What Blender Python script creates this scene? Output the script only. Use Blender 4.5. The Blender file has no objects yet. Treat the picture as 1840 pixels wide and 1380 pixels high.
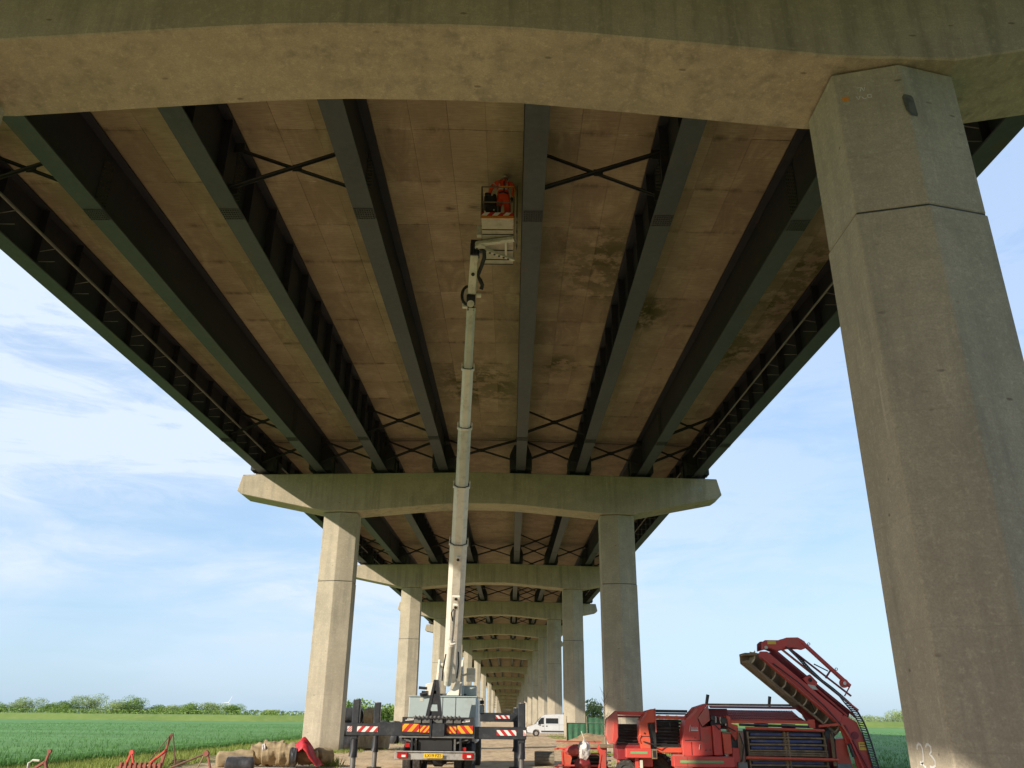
import bpy, bmesh, math, random
import numpy as np
from mathutils import Vector, Matrix, noise
sc = bpy.context.scene
COL = sc.collection
R = math.radians
random.seed(7)
# ------------------------------------------------------------------ camera
EYE = 1.787
f_px, PIT, ROLL, YAW = 1462.45, .3898, .0103, -.0018
cam = bpy.data.cameras.new('camera'); camo = bpy.data.objects.new('camera', cam); COL.objects.link(camo)
cam.sensor_fit = 'HORIZONTAL'; cam.sensor_width = 36; cam.lens = f_px / 1840 * 36
cam.clip_start = .1; cam.clip_end = 30000
s_, c_ = math.sin(YAW), math.cos(YAW)
rt0 = Vector((c_, -s_, 0)); fw0 = Vector((s_, c_, 0)); zz = Vector((0, 0, 1))
fw = fw0 * math.cos(PIT) + zz * math.sin(PIT); up0 = -fw0 * math.sin(PIT) + zz * math.cos(PIT)
rt = rt0 * math.cos(ROLL) + up0 * math.sin(ROLL); up = up0 * math.cos(ROLL) - rt0 * math.sin(ROLL)
m = Matrix((rt, up, -fw)).transposed().to_4x4(); m.translation = (0, 0, EYE)
camo.matrix_world = m
sc.camera = camo
# ------------------------------------------------------------------ light
SUN_EL, SUN_AZ = R(24.8), R(50.0)          # azimuth measured from -Y (behind the camera) towards -X
sd = Vector((-math.sin(SUN_AZ) * math.cos(SUN_EL), -math.cos(SUN_AZ) * math.cos(SUN_EL), math.sin(SUN_EL)))
sun = bpy.data.lights.new('sun', 'SUN'); suno = bpy.data.objects.new('sun', sun); COL.objects.link(suno)
sun.energy = 2.95; sun.angle = R(.6); sun.color = (1, .9, .76)
suno.rotation_euler = sd.to_track_quat('Z', 'Y').to_euler(); suno.location = (-60, -50, 60)
w = bpy.data.worlds.new('World'); sc.world = w; w.use_nodes = True
N = w.node_tree.nodes; Lk = w.node_tree.links; N.clear()
out = N.new('ShaderNodeOutputWorld'); bg = N.new('ShaderNodeBackground'); bg.inputs[1].default_value = .106
sky = N.new('ShaderNodeTexSky'); sky.sky_type = 'NISHITA'; sky.sun_disc = False
sky.sun_elevation = SUN_EL; sky.sun_rotation = math.atan2(sd.x, sd.y)
sky.air_density = 1.0; sky.dust_density = 1.2; sky.ozone_density = 2.2
tc = N.new('ShaderNodeTexCoord'); sep = N.new('ShaderNodeSeparateXYZ'); Lk.new(tc.outputs['Generated'], sep.inputs[0])
def mth(op, a, b=None, c=None, clamp=False, nodes=N, links=Lk):
    n = nodes.new('ShaderNodeMath'); n.operation = op; n.use_clamp = clamp
    for i, v in enumerate((a, b, c)):
        if v is None: continue
        if isinstance(v, (int, float)): n.inputs[i].default_value = v
        else: links.new(v, n.inputs[i])
    return n.outputs[0]
zc = mth('MAXIMUM', sep.outputs[2], 0.0)
def cloud_noise(scale, rot, st, detail, rough, dist, seed):
    mp = N.new('ShaderNodeMapping'); Lk.new(tc.outputs['Generated'], mp.inputs[0])
    mp.inputs['Rotation'].default_value = rot; mp.inputs['Scale'].default_value = st; mp.inputs['Location'].default_value = seed
    n = N.new('ShaderNodeTexNoise'); n.inputs['Scale'].default_value = scale; n.inputs['Detail'].default_value = detail
    n.inputs['Roughness'].default_value = rough; n.inputs['Distortion'].default_value = dist
    Lk.new(mp.outputs[0], n.inputs[0]); return n.outputs[0]
def sstep(x, lo, hi, a=0., b=1.):
    mr = N.new('ShaderNodeMapRange'); mr.interpolation_type = 'SMOOTHSTEP'; Lk.new(x, mr.inputs[0])
    mr.inputs[1].default_value = lo; mr.inputs[2].default_value = hi; mr.inputs[3].default_value = a; mr.inputs[4].default_value = b; return mr.outputs[0]
n1 = cloud_noise(1.5, (0, R(10), 0), (1, 1, 3.6), 5, .5, .3, (1.3, .4, .62))
n2 = cloud_noise(4.2, (0, R(14), 0), (.8, .8, 3.4), 12, .62, .9, (4.7, 2.2, 1.1))
n3 = cloud_noise(13, (0, R(16), 0), (.7, .7, 3.0), 10, .7, 1.2, (1.7, 6.2, 3.1))
broad = sstep(n1, .30, .50); wisp = sstep(n2, .34, .60); fine = sstep(n3, .35, .7)
tex = mth('ADD', mth('MULTIPLY', wisp, .6), mth('MULTIPLY', fine, .28))
cl = mth('ADD', mth('MULTIPLY', broad, mth('ADD', tex, .30)), mth('MULTIPLY', tex, .28), clamp=True)
side = sstep(sep.outputs[0], .4, -.2, .45, 1.15)     # more cirrus on the west side
low = sstep(zc, .02, .15, .25, 1.)
base_mix = mth('MULTIPLY', mth('MULTIPLY', cl, .92), mth('MULTIPLY', side, low))
gr = N.new('ShaderNodeMix'); gr.data_type = 'RGBA'; Lk.new(sstep(zc, .0, .62), gr.inputs[0])
gr.inputs[6].default_value = (2.15, 3.15, 4.2, 1); gr.inputs[7].default_value = (1.55, 2.5, 4.25, 1)
hz = N.new('ShaderNodeMix'); hz.data_type = 'RGBA'; hz.inputs[0].default_value = .72; Lk.new(sky.outputs[0], hz.inputs[6]); Lk.new(gr.outputs[2], hz.inputs[7])
mx = N.new('ShaderNodeMix'); mx.data_type = 'RGBA'; Lk.new(base_mix, mx.inputs[0])
Lk.new(hz.outputs[2], mx.inputs[6])
mx.inputs[7].default_value = (3.4, 3.95, 4.75, 1)
Lk.new(mx.outputs[2], bg.inputs[0]); Lk.new(bg.outputs[0], out.inputs[0])
sc.view_settings.view_transform = 'Standard'; sc.view_settings.look = 'None'; sc.view_settings.exposure = 1.1; sc.view_settings.gamma = 1
sc.view_settings.use_curve_mapping = False
sc.cycles.max_bounces = 8; sc.cycles.diffuse_bounces = 6; sc.cycles.glossy_bounces = 3; sc.cycles.transmission_bounces = 4
sc.cycles.caustics_reflective = False; sc.cycles.caustics_refractive = False
sc.cycles.use_denoising = True; sc.cycles.sample_clamp_indirect = 6

# ------------------------------------------------------------------ materials
MATS = {}
def newmat(name):
    m = bpy.data.materials.new(name); m.use_nodes = True; nt = m.node_tree; nt.nodes.clear()
    o = nt.nodes.new('ShaderNodeOutputMaterial'); b = nt.nodes.new('ShaderNodeBsdfPrincipled'); nt.links.new(b.outputs[0], o.inputs[0])
    return m, nt, b
def coord(nt, kind):
    if kind == 'world':
        g = nt.nodes.new('ShaderNodeNewGeometry'); return g.outputs['Position']
    t = nt.nodes.new('ShaderNodeTexCoord'); return t.outputs['Object']
def nz(nt, co, scale, detail=4, rough=.55, st=(1, 1, 1), dist=0, loc=(0, 0, 0)):
    mp = nt.nodes.new('ShaderNodeMapping'); nt.links.new(co, mp.inputs[0]); mp.inputs['Scale'].default_value = st; mp.inputs['Location'].default_value = loc
    n = nt.nodes.new('ShaderNodeTexNoise'); n.inputs['Scale'].default_value = scale; n.inputs['Detail'].default_value = detail
    n.inputs['Roughness'].default_value = rough; n.inputs['Distortion'].default_value = dist
    nt.links.new(mp.outputs[0], n.inputs[0]); return n.outputs[0]
def ramp(nt, x, lo, hi, a=0., b=1., smooth=True):
    mr = nt.nodes.new('ShaderNodeMapRange'); mr.interpolation_type = 'SMOOTHSTEP' if smooth else 'LINEAR'
    nt.links.new(x, mr.inputs[0]); mr.inputs[1].default_value = lo; mr.inputs[2].default_value = hi
    mr.inputs[3].default_value = a; mr.inputs[4].default_value = b; return mr.outputs[0]
def mixc(nt, fac, a, b, mode='MIX'):
    mx = nt.nodes.new('ShaderNodeMix'); mx.data_type = 'RGBA'; mx.blend_type = mode
    if isinstance(fac, (int, float)): mx.inputs[0].default_value = fac
    else: nt.links.new(fac, mx.inputs[0])
    for i, c in ((6, a), (7, b)):
        if isinstance(c, tuple): mx.inputs[i].default_value = (*c[:3], 1)
        else: nt.links.new(c, mx.inputs[i])
    return mx.outputs[2]
def M_(nt, op, a, b=None, clamp=False): return mth(op, a, b, None, clamp, nt.nodes, nt.links)
def bump(nt, b, h, strength, dist):
    bp = nt.nodes.new('ShaderNodeBump'); bp.inputs['Strength'].default_value = strength; bp.inputs['Distance'].default_value = dist
    nt.links.new(h, bp.inputs['Height']); nt.links.new(bp.outputs[0], b.inputs['Normal'])
def simple(name, c1, c2=None, rough=.6, metal=0, scale=3, bumpd=0, fine=40, dirt=None, dirt_amt=.5, st=(1, 1, 1), spec=.5):
    """paint / fabric / metal with broad tone change, fine grain and patchy dirt"""
    if name in MATS: return MATS[name]
    m, nt, b = newmat(name); co = coord(nt, 'obj')
    n = nz(nt, co, scale, 5, .6, st)
    c2 = c2 or tuple(x * .72 for x in c1)
    c = mixc(nt, ramp(nt, n, .35, .65), c1, c2)
    fi = nz(nt, co, fine, 3, .6, st)
    if dirt:
        d = nz(nt, co, scale * 2.3, 8, .7, loc=(5, 2, 9))
        c = mixc(nt, ramp(nt, d, .48, .68, 0, dirt_amt), c, dirt)
    nt.links.new(c, b.inputs['Base Color'])
    b.inputs['Roughness'].default_value = rough; b.inputs['Metallic'].default_value = metal
    b.inputs['Specular IOR Level'].default_value = spec
    if bumpd: bump(nt, b, fi, .5, bumpd)
    MATS[name] = m; return m
def concrete(name, c1, c2, stain, streak=.5, moss=None, moss_amt=0., lines=0, pits=True):
    m, nt, b = newmat(name); co = coord(nt, 'world')
    n = nz(nt, co, .55, 6, .6); n2 = nz(nt, co, 3.2, 7, .65, loc=(4, 4, 1))
    c = mixc(nt, ramp(nt, n, .3, .7), c1, c2)
    c = mixc(nt, ramp(nt, n2, .35, .72, 0, .28), c, tuple(x * .7 for x in c2)); gr_ = nz(nt, co, 9, 6, .75, (.5, .5, 2.2)); c = mixc(nt, ramp(nt, gr_, .35, .7, 0, .3), c, tuple(x * .72 for x in c2))
    if streak:   # weathering run-down, vertical
        s = nz(nt, co, 1.0, 7, .68, (2.6, 2.6, .16)); s2 = nz(nt, co, .35, 3, .5, loc=(9, 1, 3))
        f = M_(nt, 'MULTIPLY', ramp(nt, s, .42, .72), ramp(nt, s2, .3, .62))
        c = mixc(nt, M_(nt, 'MULTIPLY', f, streak), c, stain)
        l = nz(nt, co, 1.0, 6, .7, (5, 5, .3), loc=(2, 7, 1))
        c = mixc(nt, ramp(nt, l, .60, .76, 0, .6), c, tuple(min(1, x * 1.45) for x in c1))
    if moss:
        mo = nz(nt, co, .8, 8, .7, loc=(1, 5, 8)); mo2 = nz(nt, co, .16, 3, .5, loc=(3, 0, 2))
        f = M_(nt, 'MULTIPLY', ramp(nt, mo, .42, .62), ramp(nt, mo2, .45, .62))
        c = mixc(nt, M_(nt, 'MULTIPLY', f, moss_amt), c, moss)
    mo_ = nz(nt, co, 11, 5, .7, loc=(6, 1, 4)); c = mixc(nt, ramp(nt, mo_, .5, .72, 0, .4), c, tuple(min(1, x * 1.3) for x in c1))
    sp = nz(nt, co, 38, 4, .7); c = mixc(nt, ramp(nt, sp, .3, .75, 0, .5), c, tuple(x * .55 for x in c2))
    if pits:
        vo = nt.nodes.new('ShaderNodeTexVoronoi'); vo.inputs['Scale'].default_value = 2.6; mpv = nt.nodes.new('ShaderNodeMapping'); mpv.inputs['Scale'].default_value = (.45, 1, 1.3); nt.links.new(co, mpv.inputs[0]); nt.links.new(mpv.outputs[0], vo.inputs[0])
        pz = nz(nt, co, 1.1, 2, .5, loc=(7, 7, 7))
        pf = M_(nt, 'MULTIPLY', ramp(nt, vo.outputs['Distance'], .10, .05), ramp(nt, pz, .44, .56))
        c = mixc(nt, M_(nt, 'MULTIPLY', pf, .7), c, tuple(x * .3 for x in c2))
    if name == 'column_concrete':    # splash dirt round the foot
        sz = nt.nodes.new('ShaderNodeSeparateXYZ'); nt.links.new(co, sz.inputs[0])
        ft = M_(nt, 'MULTIPLY', ramp(nt, M_(nt, 'ADD', sz.outputs[2], M_(nt, 'MULTIPLY', nz(nt, co, 2.5, 6, .7, loc=(3, 1, 1)), .9)), 1.1, .35), .65)
        c = mixc(nt, ft, c, (.20, .15, .09))
    if lines:    # board / pour marks across the lift of the formwork
        sx = nt.nodes.new('ShaderNodeSeparateXYZ'); nt.links.new(co, sx.inputs[0])
        wv = M_(nt, 'FRACT', M_(nt, 'MULTIPLY', sx.outputs[2], 1 / lines))
        lf = M_(nt, 'LESS_THAN', wv, .012)
        c = mixc(nt, M_(nt, 'MULTIPLY', lf, .16), c, tuple(x * .5 for x in c2))
    nt.links.new(c, b.inputs['Base Color']); b.inputs['Roughness'].default_value = .9; b.inputs['Specular IOR Level'].default_value = .25
    h = M_(nt, 'ADD', nz(nt, co, 14, 6, .7), M_(nt, 'MULTIPLY', n2, 1.2))
    bump(nt, b, h, .35, .02)
    MATS[name] = m; return m
concrete('column_concrete', (.56, .49, .375), (.43, .38, .29), (.22, .21, .175), .6, (.26, .245, .19), .4, lines=1.45)
concrete('crosshead_concrete', (.57, .48, .355), (.455, .385, .285), (.19, .18, .14), .75, (.25, .24, .165), .3)
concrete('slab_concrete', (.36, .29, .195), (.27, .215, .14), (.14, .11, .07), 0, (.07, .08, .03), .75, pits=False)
def soffit_mat():
    m, nt, b = newmat('soffit_board'); co = coord(nt, 'world')
    n = nz(nt, co, .5, 5, .6); n2 = nz(nt, co, 1.3, 9, .72, (1, .35, 1), 1.2, (2, 1, 0)); n3 = nz(nt, co, 7, 6, .7, (.35, 3, 1))
    oi = nt.nodes.new('ShaderNodeObjectInfo')
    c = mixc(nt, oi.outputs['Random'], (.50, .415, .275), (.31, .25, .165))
    c = mixc(nt, ramp(nt, n2, .42, .64, 0, .75), c, (.52, .44, .28))
    c = mixc(nt, ramp(nt, n, .35, .65, 0, .5), c, (.23, .185, .115))
    c = mixc(nt, ramp(nt, n3, .35, .7, 0, .5), c, (.22, .17, .105))
    # lime and damp along the cross joints of the formwork
    gj = nt.nodes.new('ShaderNodeSeparateXYZ'); nt.links.new(co, gj.inputs[0])
    fj = M_(nt, 'FRACT', M_(nt, 'MULTIPLY', M_(nt, 'SUBTRACT', gj.outputs[1], 15.9), .4)); dj = M_(nt, 'MINIMUM', fj, M_(nt, 'SUBTRACT', 1., fj))
    jn = nz(nt, co, 1.1, 7, .7, (1, .2, 1), loc=(2, 8, 3)); jm = nz(nt, co, 4, 6, .75, loc=(1, 1, 6))
    c = mixc(nt, M_(nt, 'MULTIPLY', ramp(nt, dj, .10, .0), ramp(nt, jn, .46, .66, 0, .75)), c, (.13, .10, .06))
    c = mixc(nt, M_(nt, 'MULTIPLY', M_(nt, 'MULTIPLY', ramp(nt, dj, .022, .0), ramp(nt, jn, .5, .36)), ramp(nt, jm, .45, .62, 0, .8)), c, (.66, .60, .48))
    # algae where water has come through the deck
    gp = nt.nodes.new('ShaderNodeSeparateXYZ'); nt.links.new(co, gp.inputs[0])
    tot = None
    for (x, y, r) in ((-1.9, 39.0, 3.0), (3.0, 26, 2.4), (2.2, 36, 1.3), (10.5, 27, 2.8), (9.9, 33, 2.2), (-13.5, 30, 1.8), (5.2, 30, 1.6)):
        d = M_(nt, 'SQRT', M_(nt, 'ADD', M_(nt, 'POWER', M_(nt, 'SUBTRACT', gp.outputs[0], x), 2.), M_(nt, 'POWER', M_(nt, 'MULTIPLY', M_(nt, 'SUBTRACT', gp.outputs[1], y), .6), 2.)))
        k = ramp(nt, d, r, r * .25); tot = k if tot is None else M_(nt, 'MAXIMUM', tot, k)
    al = nz(nt, co, 1.6, 7, .7, (1, .8, 1), .15, (6, 3, 0))
    c = mixc(nt, M_(nt, 'MULTIPLY', M_(nt, 'MULTIPLY', tot, ramp(nt, oi.outputs['Random'], .0, .8, .5, 1.)), ramp(nt, al, .40, .55, 0, .95)), c, (.085, .085, .028))
    for (x, y, r) in ((-2.1, 22.4, .3), (-1.3, 22.35, .32), (-3.2, 20.0, .12), (4.3, 20.5, .7), (-9.0, 21.5, .5)):
        d = M_(nt, 'SQRT', M_(nt, 'ADD', M_(nt, 'POWER', M_(nt, 'SUBTRACT', gp.outputs[0], x), 2.), M_(nt, 'POWER', M_(nt, 'SUBTRACT', gp.outputs[1], y), 2.)))
        c = mixc(nt, M_(nt, 'MULTIPLY', ramp(nt, d, r, r * .1), ramp(nt, n3, .4, .6, .1, .85)), c, (.07, .05, .035))
    nt.links.new(c, b.inputs['Base Color']); b.inputs['Roughness'].default_value = .92; b.inputs['Specular IOR Level'].default_value = .2
    bump(nt, b, n3, .4, .02); MATS['soffit_board'] = m
soffit_mat()
def steel_mat(name, c1, c2, rust):
    m, nt, b = newmat(name); co = coord(nt, 'world')
    n = nz(nt, co, .7, 6, .65, (1, .5, 1)); n2 = nz(nt, co, 5, 8, .7, loc=(3, 3, 3))
    c = mixc(nt, ramp(nt, n, .3, .7), c1, c2)
    c = mixc(nt, ramp(nt, n2, .4, .75, 0, .5), c, tuple(x * 1.35 for x in c1))
    d = nz(nt, co, 1.8, 9, .75, (1, .4, 1), loc=(8, 2, 2)); c = mixc(nt, ramp(nt, d, .56, .68, 0, .8), c, rust)
    nt.links.new(c, b.inputs['Base Color']); b.inputs['Roughness'].default_value = .62; b.inputs['Specular IOR Level'].default_value = .35
    bump(nt, b, n2, .3, .008); MATS[name] = m
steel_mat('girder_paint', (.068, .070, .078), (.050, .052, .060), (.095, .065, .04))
steel_mat('web_dark', (.032, .033, .042), (.024, .025, .032), (.07, .045, .025))  # same paint as the girders, set darker on webs and stiffeners
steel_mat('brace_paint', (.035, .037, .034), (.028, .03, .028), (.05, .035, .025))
steel_mat('bolt_paint', (.05, .052, .045), (.04, .042, .036), (.06, .04, .03))
steel_mat('pipe_metal', (.26, .25, .23), (.20, .19, .175), (.14, .10, .07))
def ground_mat():
    m, nt, b = newmat('dirt'); co = coord(nt, 'world')
    n = nz(nt, co, .12, 6, .6); n2 = nz(nt, co, 1.2, 8, .7, (1.6, .4, 1)); n3 = nz(nt, co, 14, 6, .75)
    c = mixc(nt, ramp(nt, n, .35, .65), (.66, .51, .33), (.54, .41, .265))
    c = mixc(nt, ramp(nt, n2, .42, .7, 0, .7), c, (.30, .215, .13))
    c = mixc(nt, ramp(nt, n3, .45, .75, 0, .5), c, (.58, .47, .33))
    # two worn wheel tracks and weedy strips beside the piers
    sx = nt.nodes.new('ShaderNodeSeparateXYZ'); nt.links.new(co, sx.inputs[0])
    wob = M_(nt, 'MULTIPLY', M_(nt, 'SUBTRACT', nz(nt, co, .25, 4, .6, loc=(5, 5, 5)), .5), 5.)
    ax = M_(nt, 'ABSOLUTE', M_(nt, 'ADD', M_(nt, 'ADD', sx.outputs[0], 2.), wob))
    g = M_(nt, 'MULTIPLY', ramp(nt, ax, 8.3, 10.2), ramp(nt, nz(nt, co, .9, 8, .75, loc=(1, 9, 4)), .36, .52))
    c = mixc(nt, M_(nt, 'MULTIPLY', g, .85), c, (.10, .115, .035))
    nt.links.new(c, b.inputs['Base Color']); b.inputs['Roughness'].default_value = .95; b.inputs['Specular IOR Level'].default_value = .1
    bump(nt, b, M_(nt, 'ADD', n2, M_(nt, 'MULTIPLY', n3, .4)), .8, .12); MATS['dirt'] = m
ground_mat()
def veg(name, a, bcol, ccol, scale, trans=.25):
    m, nt, b = newmat(name); co = coord(nt, 'world')
    n = nz(nt, co, scale, 4, .6); n2 = nz(nt, co, scale * 9, 4, .7)
    g = nt.nodes.new('ShaderNodeNewGeometry')
    c = mixc(nt, ramp(nt, n, .35, .65), a, bcol); c = mixc(nt, ramp(nt, n2, .4, .7, 0, .6), c, ccol)
    c = mixc(nt, M_(nt, 'MULTIPLY', g.outputs['Random Per Island'], .4), c, tuple(min(1, x * 1.25) for x in a))
    if name == 'crop_sheet':     # drill rows and sprayer tramlines
        sx = nt.nodes.new('ShaderNodeSeparateXYZ'); nt.links.new(co, sx.inputs[0])
        fr_ = M_(nt, 'FRACT', M_(nt, 'MULTIPLY', M_(nt, 'ADD', sx.outputs[1], M_(nt, 'MULTIPLY', sx.outputs[0], .05)), 1 / 24.))
        tl = M_(nt, 'ADD', M_(nt, 'LESS_THAN', M_(nt, 'ABSOLUTE', M_(nt, 'SUBTRACT', fr_, .3)), .012), M_(nt, 'LESS_THAN', M_(nt, 'ABSOLUTE', M_(nt, 'SUBTRACT', fr_, .38)), .012))
        c = mixc(nt, M_(nt, 'MULTIPLY', tl, .45), c, tuple(x * .5 for x in bcol))
        big = nz(nt, co, .02, 4, .6, (1, 3, 1)); c = mixc(nt, ramp(nt, big, .4, .65, 0, .6), c, tuple(x * .75 for x in bcol))
    nt.links.new(c, b.inputs['Base Color']); b.inputs['Roughness'].default_value = .75; b.inputs['Specular IOR Level'].default_value = .2
    if trans:
        t = nt.nodes.new('ShaderNodeBsdfTranslucent'); nt.links.new(c, t.inputs[0]); ms = nt.nodes.new('ShaderNodeMixShader'); ms.inputs[0].default_value = trans
        nt.links.new(b.outputs[0], ms.inputs[1]); nt.links.new(t.outputs[0], ms.inputs[2]); nt.links.new(ms.outputs[0], nt.nodes[0].inputs[0])
    MATS[name] = m
veg('crop_blade', (.105, .24, .06), (.075, .18, .045), (.15, .29, .09), .3)
veg('crop_sheet', (.12, .255, .065), (.09, .205, .05), (.145, .28, .08), .08, 0)
veg('bank_grass', (.145, .205, .045), (.105, .16, .035), (.20, .24, .075), .06, 0)
veg('weed', (.26, .32, .07), (.17, .23, .05), (.36, .36, .13), .7)
veg('leaf_pale', (.30, .38, .15), (.24, .32, .11), (.33, .40, .17), .35)
veg('leaf_mid', (.20, .30, .075), (.15, .24, .055), (.24, .33, .095), .35)
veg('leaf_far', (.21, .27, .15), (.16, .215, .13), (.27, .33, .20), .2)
MT = MATS
# ------------------------------------------------------------------ mesh helpers
def rootloc(p):
    l = Vector((0, 0, 0))
    while p is not None: l += p.location; p = p.parent
    return l
class MB:
    def __init__(s): s.v = []; s.f = []
    def add(s, vs, fs):
        o = len(s.v); s.v += [tuple(x) for x in vs]; s.f += [tuple(i + o for i in q) for q in fs]; return s
    def box(s, x0, x1, y0, y1, z0, z1):
        return s.add([(x0, y0, z0), (x1, y0, z0), (x1, y1, z0), (x0, y1, z0), (x0, y0, z1), (x1, y0, z1), (x1, y1, z1), (x0, y1, z1)],
                     [(0, 3, 2, 1), (4, 5, 6, 7), (0, 1, 5, 4), (1, 2, 6, 5), (2, 3, 7, 6), (3, 0, 4, 7)])
    def loft(s, secs, cap=True):
        n = len(secs[0]); o = len(s.v)
        for q in secs: s.v += [tuple(p) for p in q]
        for k in range(len(secs) - 1):
            for i in range(n):
                j = (i + 1) % n; s.f.append((o + k * n + i, o + k * n + j, o + (k + 1) * n + j, o + (k + 1) * n + i))
        if cap:
            s.f.append(tuple(o + i for i in reversed(range(n)))); s.f.append(tuple(o + (len(secs) - 1) * n + i for i in range(n)))
        return s
    def prism(s, poly, plane, a, b):
        def P(p, t): return (p[0], t, p[1]) if plane == 'xz' else (t, p[0], p[1]) if plane == 'yz' else (p[0], p[1], t)
        return s.loft([[P(p, a) for p in poly], [P(p, b) for p in poly]])
    def tube(s, pts, r, n=8, cap=True):
        pts = [Vector(p) for p in pts]; rs = r if isinstance(r, (list, tuple)) else [r] * len(pts); secs = []
        for i, p in enumerate(pts):
            d = (pts[min(i + 1, len(pts) - 1)] - pts[max(i - 1, 0)]).normalized()
            a = d.cross(Vector((0, 0, 1))) if abs(d.z) < .95 else d.cross(Vector((0, 1, 0)))
            a.normalize(); b = d.cross(a)
            secs.append([p + (a * math.cos(2 * math.pi * k / n) + b * math.sin(2 * math.pi * k / n)) * rs[i] for k in range(n)])
        return s.loft(secs, cap)
    def beam(s, p0, p1, w, h, upv=(0, 0, 1), w1=None, h1=None):
        p0, p1 = Vector(p0), Vector(p1); d = (p1 - p0).normalized(); u = Vector(upv)
        a = d.cross(u).normalized(); b = a.cross(d)
        def sec(p, w, h): return [p - a * w / 2 - b * h / 2, p + a * w / 2 - b * h / 2, p + a * w / 2 + b * h / 2, p - a * w / 2 + b * h / 2]
        return s.loft([sec(p0, w, h), sec(p1, w1 or w, h1 or h)])
    def disc(s, c, ax, r, t, n=16):
        c = Vector(c); ax = Vector(ax).normalized(); return s.tube([c - ax * t / 2, c + ax * t / 2], r, n)
    def ring(s, c, ax, prof, n=24):
        """prof = list of (radius, offset along the axis), closed"""
        c = Vector(c); ax = Vector(ax).normalized(); a = ax.orthogonal().normalized(); b = ax.cross(a); secs = []
        for k in range(n + 1):
            t = 2 * math.pi * k / n; d = a * math.cos(t) + b * math.sin(t); secs.append([c + d * r + ax * o for r, o in prof])
        return s.loft(secs, False)
    def build(s, name, mat, parent=None, label=None, smooth=False, bev=0, local=False, kind=None, mats=None):
        me = bpy.data.meshes.new(name); off = Vector((0, 0, 0)) if local else rootloc(parent)
        me.from_pydata([(x - off.x, y - off.y, z - off.z) for x, y, z in s.v], [], s.f); me.update()
        bm = bmesh.new(); bm.from_mesh(me); bmesh.ops.recalc_face_normals(bm, faces=bm.faces)
        if bev: bmesh.ops.bevel(bm, geom=[e for e in bm.edges if len(e.link_faces) == 2 and e.calc_face_angle(0) > .5], offset=bev, segments=1, affect='EDGES', clamp_overlap=True)
        if smooth:
            for f in bm.faces: f.smooth = True
            for e in bm.edges:
                if len(e.link_faces) == 2 and e.calc_face_angle(0) > .7: e.smooth = False
        bm.to_mesh(me); bm.free()
        if mat: me.materials.append(MT[mat] if isinstance(mat, str) else mat)
        o = bpy.data.objects.new(name, me); COL.objects.link(o); o.parent = parent
        if label: o['label'] = label
        if kind: o['kind'] = kind
        return o
def link_mesh(name, me, parent, loc, rot=(0, 0, 0), scale=(1, 1, 1)):
    o = bpy.data.objects.new(name, me); COL.objects.link(o); o.parent = parent; o.location = loc; o.rotation_euler = rot; o.scale = scale; return o
def thing(name, label, cat, loc=(0, 0, 0), group=None, rz=0):
    o = bpy.data.objects.new(name, None); COL.objects.link(o); o.location = loc; o.rotation_euler = (0, 0, rz); o.empty_display_size = .3
    o['label'] = label; o['category'] = cat
    if group: o['group'] = group
    return o
def tag(o, label, cat, group=None):
    o['label'] = label; o['category'] = cat
    if group: o['group'] = group
    return o
def text_obj(txt, size, mat, parent, loc, rot, name='lettering', extrude=.002, xs=1.0, track=1.0):
    cu = bpy.data.curves.new('tmp', 'FONT'); cu.body = txt; cu.size = size; cu.extrude = extrude; cu.align_x = 'CENTER'; cu.align_y = 'CENTER'; cu.space_character = track
    cu.resolution_u = 3
    t = bpy.data.objects.new('tmp', cu); COL.objects.link(t); dg = bpy.context.evaluated_depsgraph_get()
    me = bpy.data.meshes.new_from_object(t.evaluated_get(dg)); bpy.data.objects.remove(t); me.materials.clear(); me.materials.append(MT[mat])
    o = bpy.data.objects.new(name, me); COL.objects.link(o); o.parent = parent; o.location = Vector(loc) - rootloc(parent); o.rotation_euler = rot; o.scale = (xs, 1, 1); return o
# ------------------------------------------------------------------ the viaduct
XC, CI, CO, BW = -2.0, 7.29, 9.35, 14.5
#        Y      column top above ground
PIER = [(-64.5, 9.9), (-27.0, 10.95), (10.68, 11.97), (48.44, 13.2), (85.8, 14.2), (123.57, 15.3), (164.26, 16.3), (206.75, 17.05),
        (267, 18.7), (330, 17.7), (425, 18.2), (520, 17.75), (665, 17.8), (720, 16.4), (765, 14.8), (810, 13.0), (855, 11.2), (900, 9.3), (945, 7.6), (990, 6.2)]
GX = [-13.35, -9.8, -6.0, -2.25, 2.5, 6.15, 9.95, 13.35]
BH = 2.2
TILT = {2: -.009}
def gz(k, x): return PIER[k][1] + BH + .25 + .3 * (1 - abs(x) / 13.35) + TILT.get(k, 0) * x
def arch(h, n=15):
    pts = []
    for i in range(n):
        t = -1 + 2 * i / (n - 1); q = min(1, (1 - abs(t)) / .78); pts.append((t * CI, h + .56 * (q - .18 * max(0, q - .6) ** 1.5)))
    return pts
names = {2: 'nearest pier, 23 sprayed at the foot of its right column',
         3: 'second pier, behind the lift truck, its whole crosshead in view',
         4: 'third pier of the viaduct, just beyond the white panel van', 5: 'fourth pier of the viaduct, seen between the columns of the third one',
         6: 'fifth pier of the viaduct, its crosshead framed by four nearer ones', 7: 'sixth pier of the viaduct, last one before the far row crowds together'}
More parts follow.
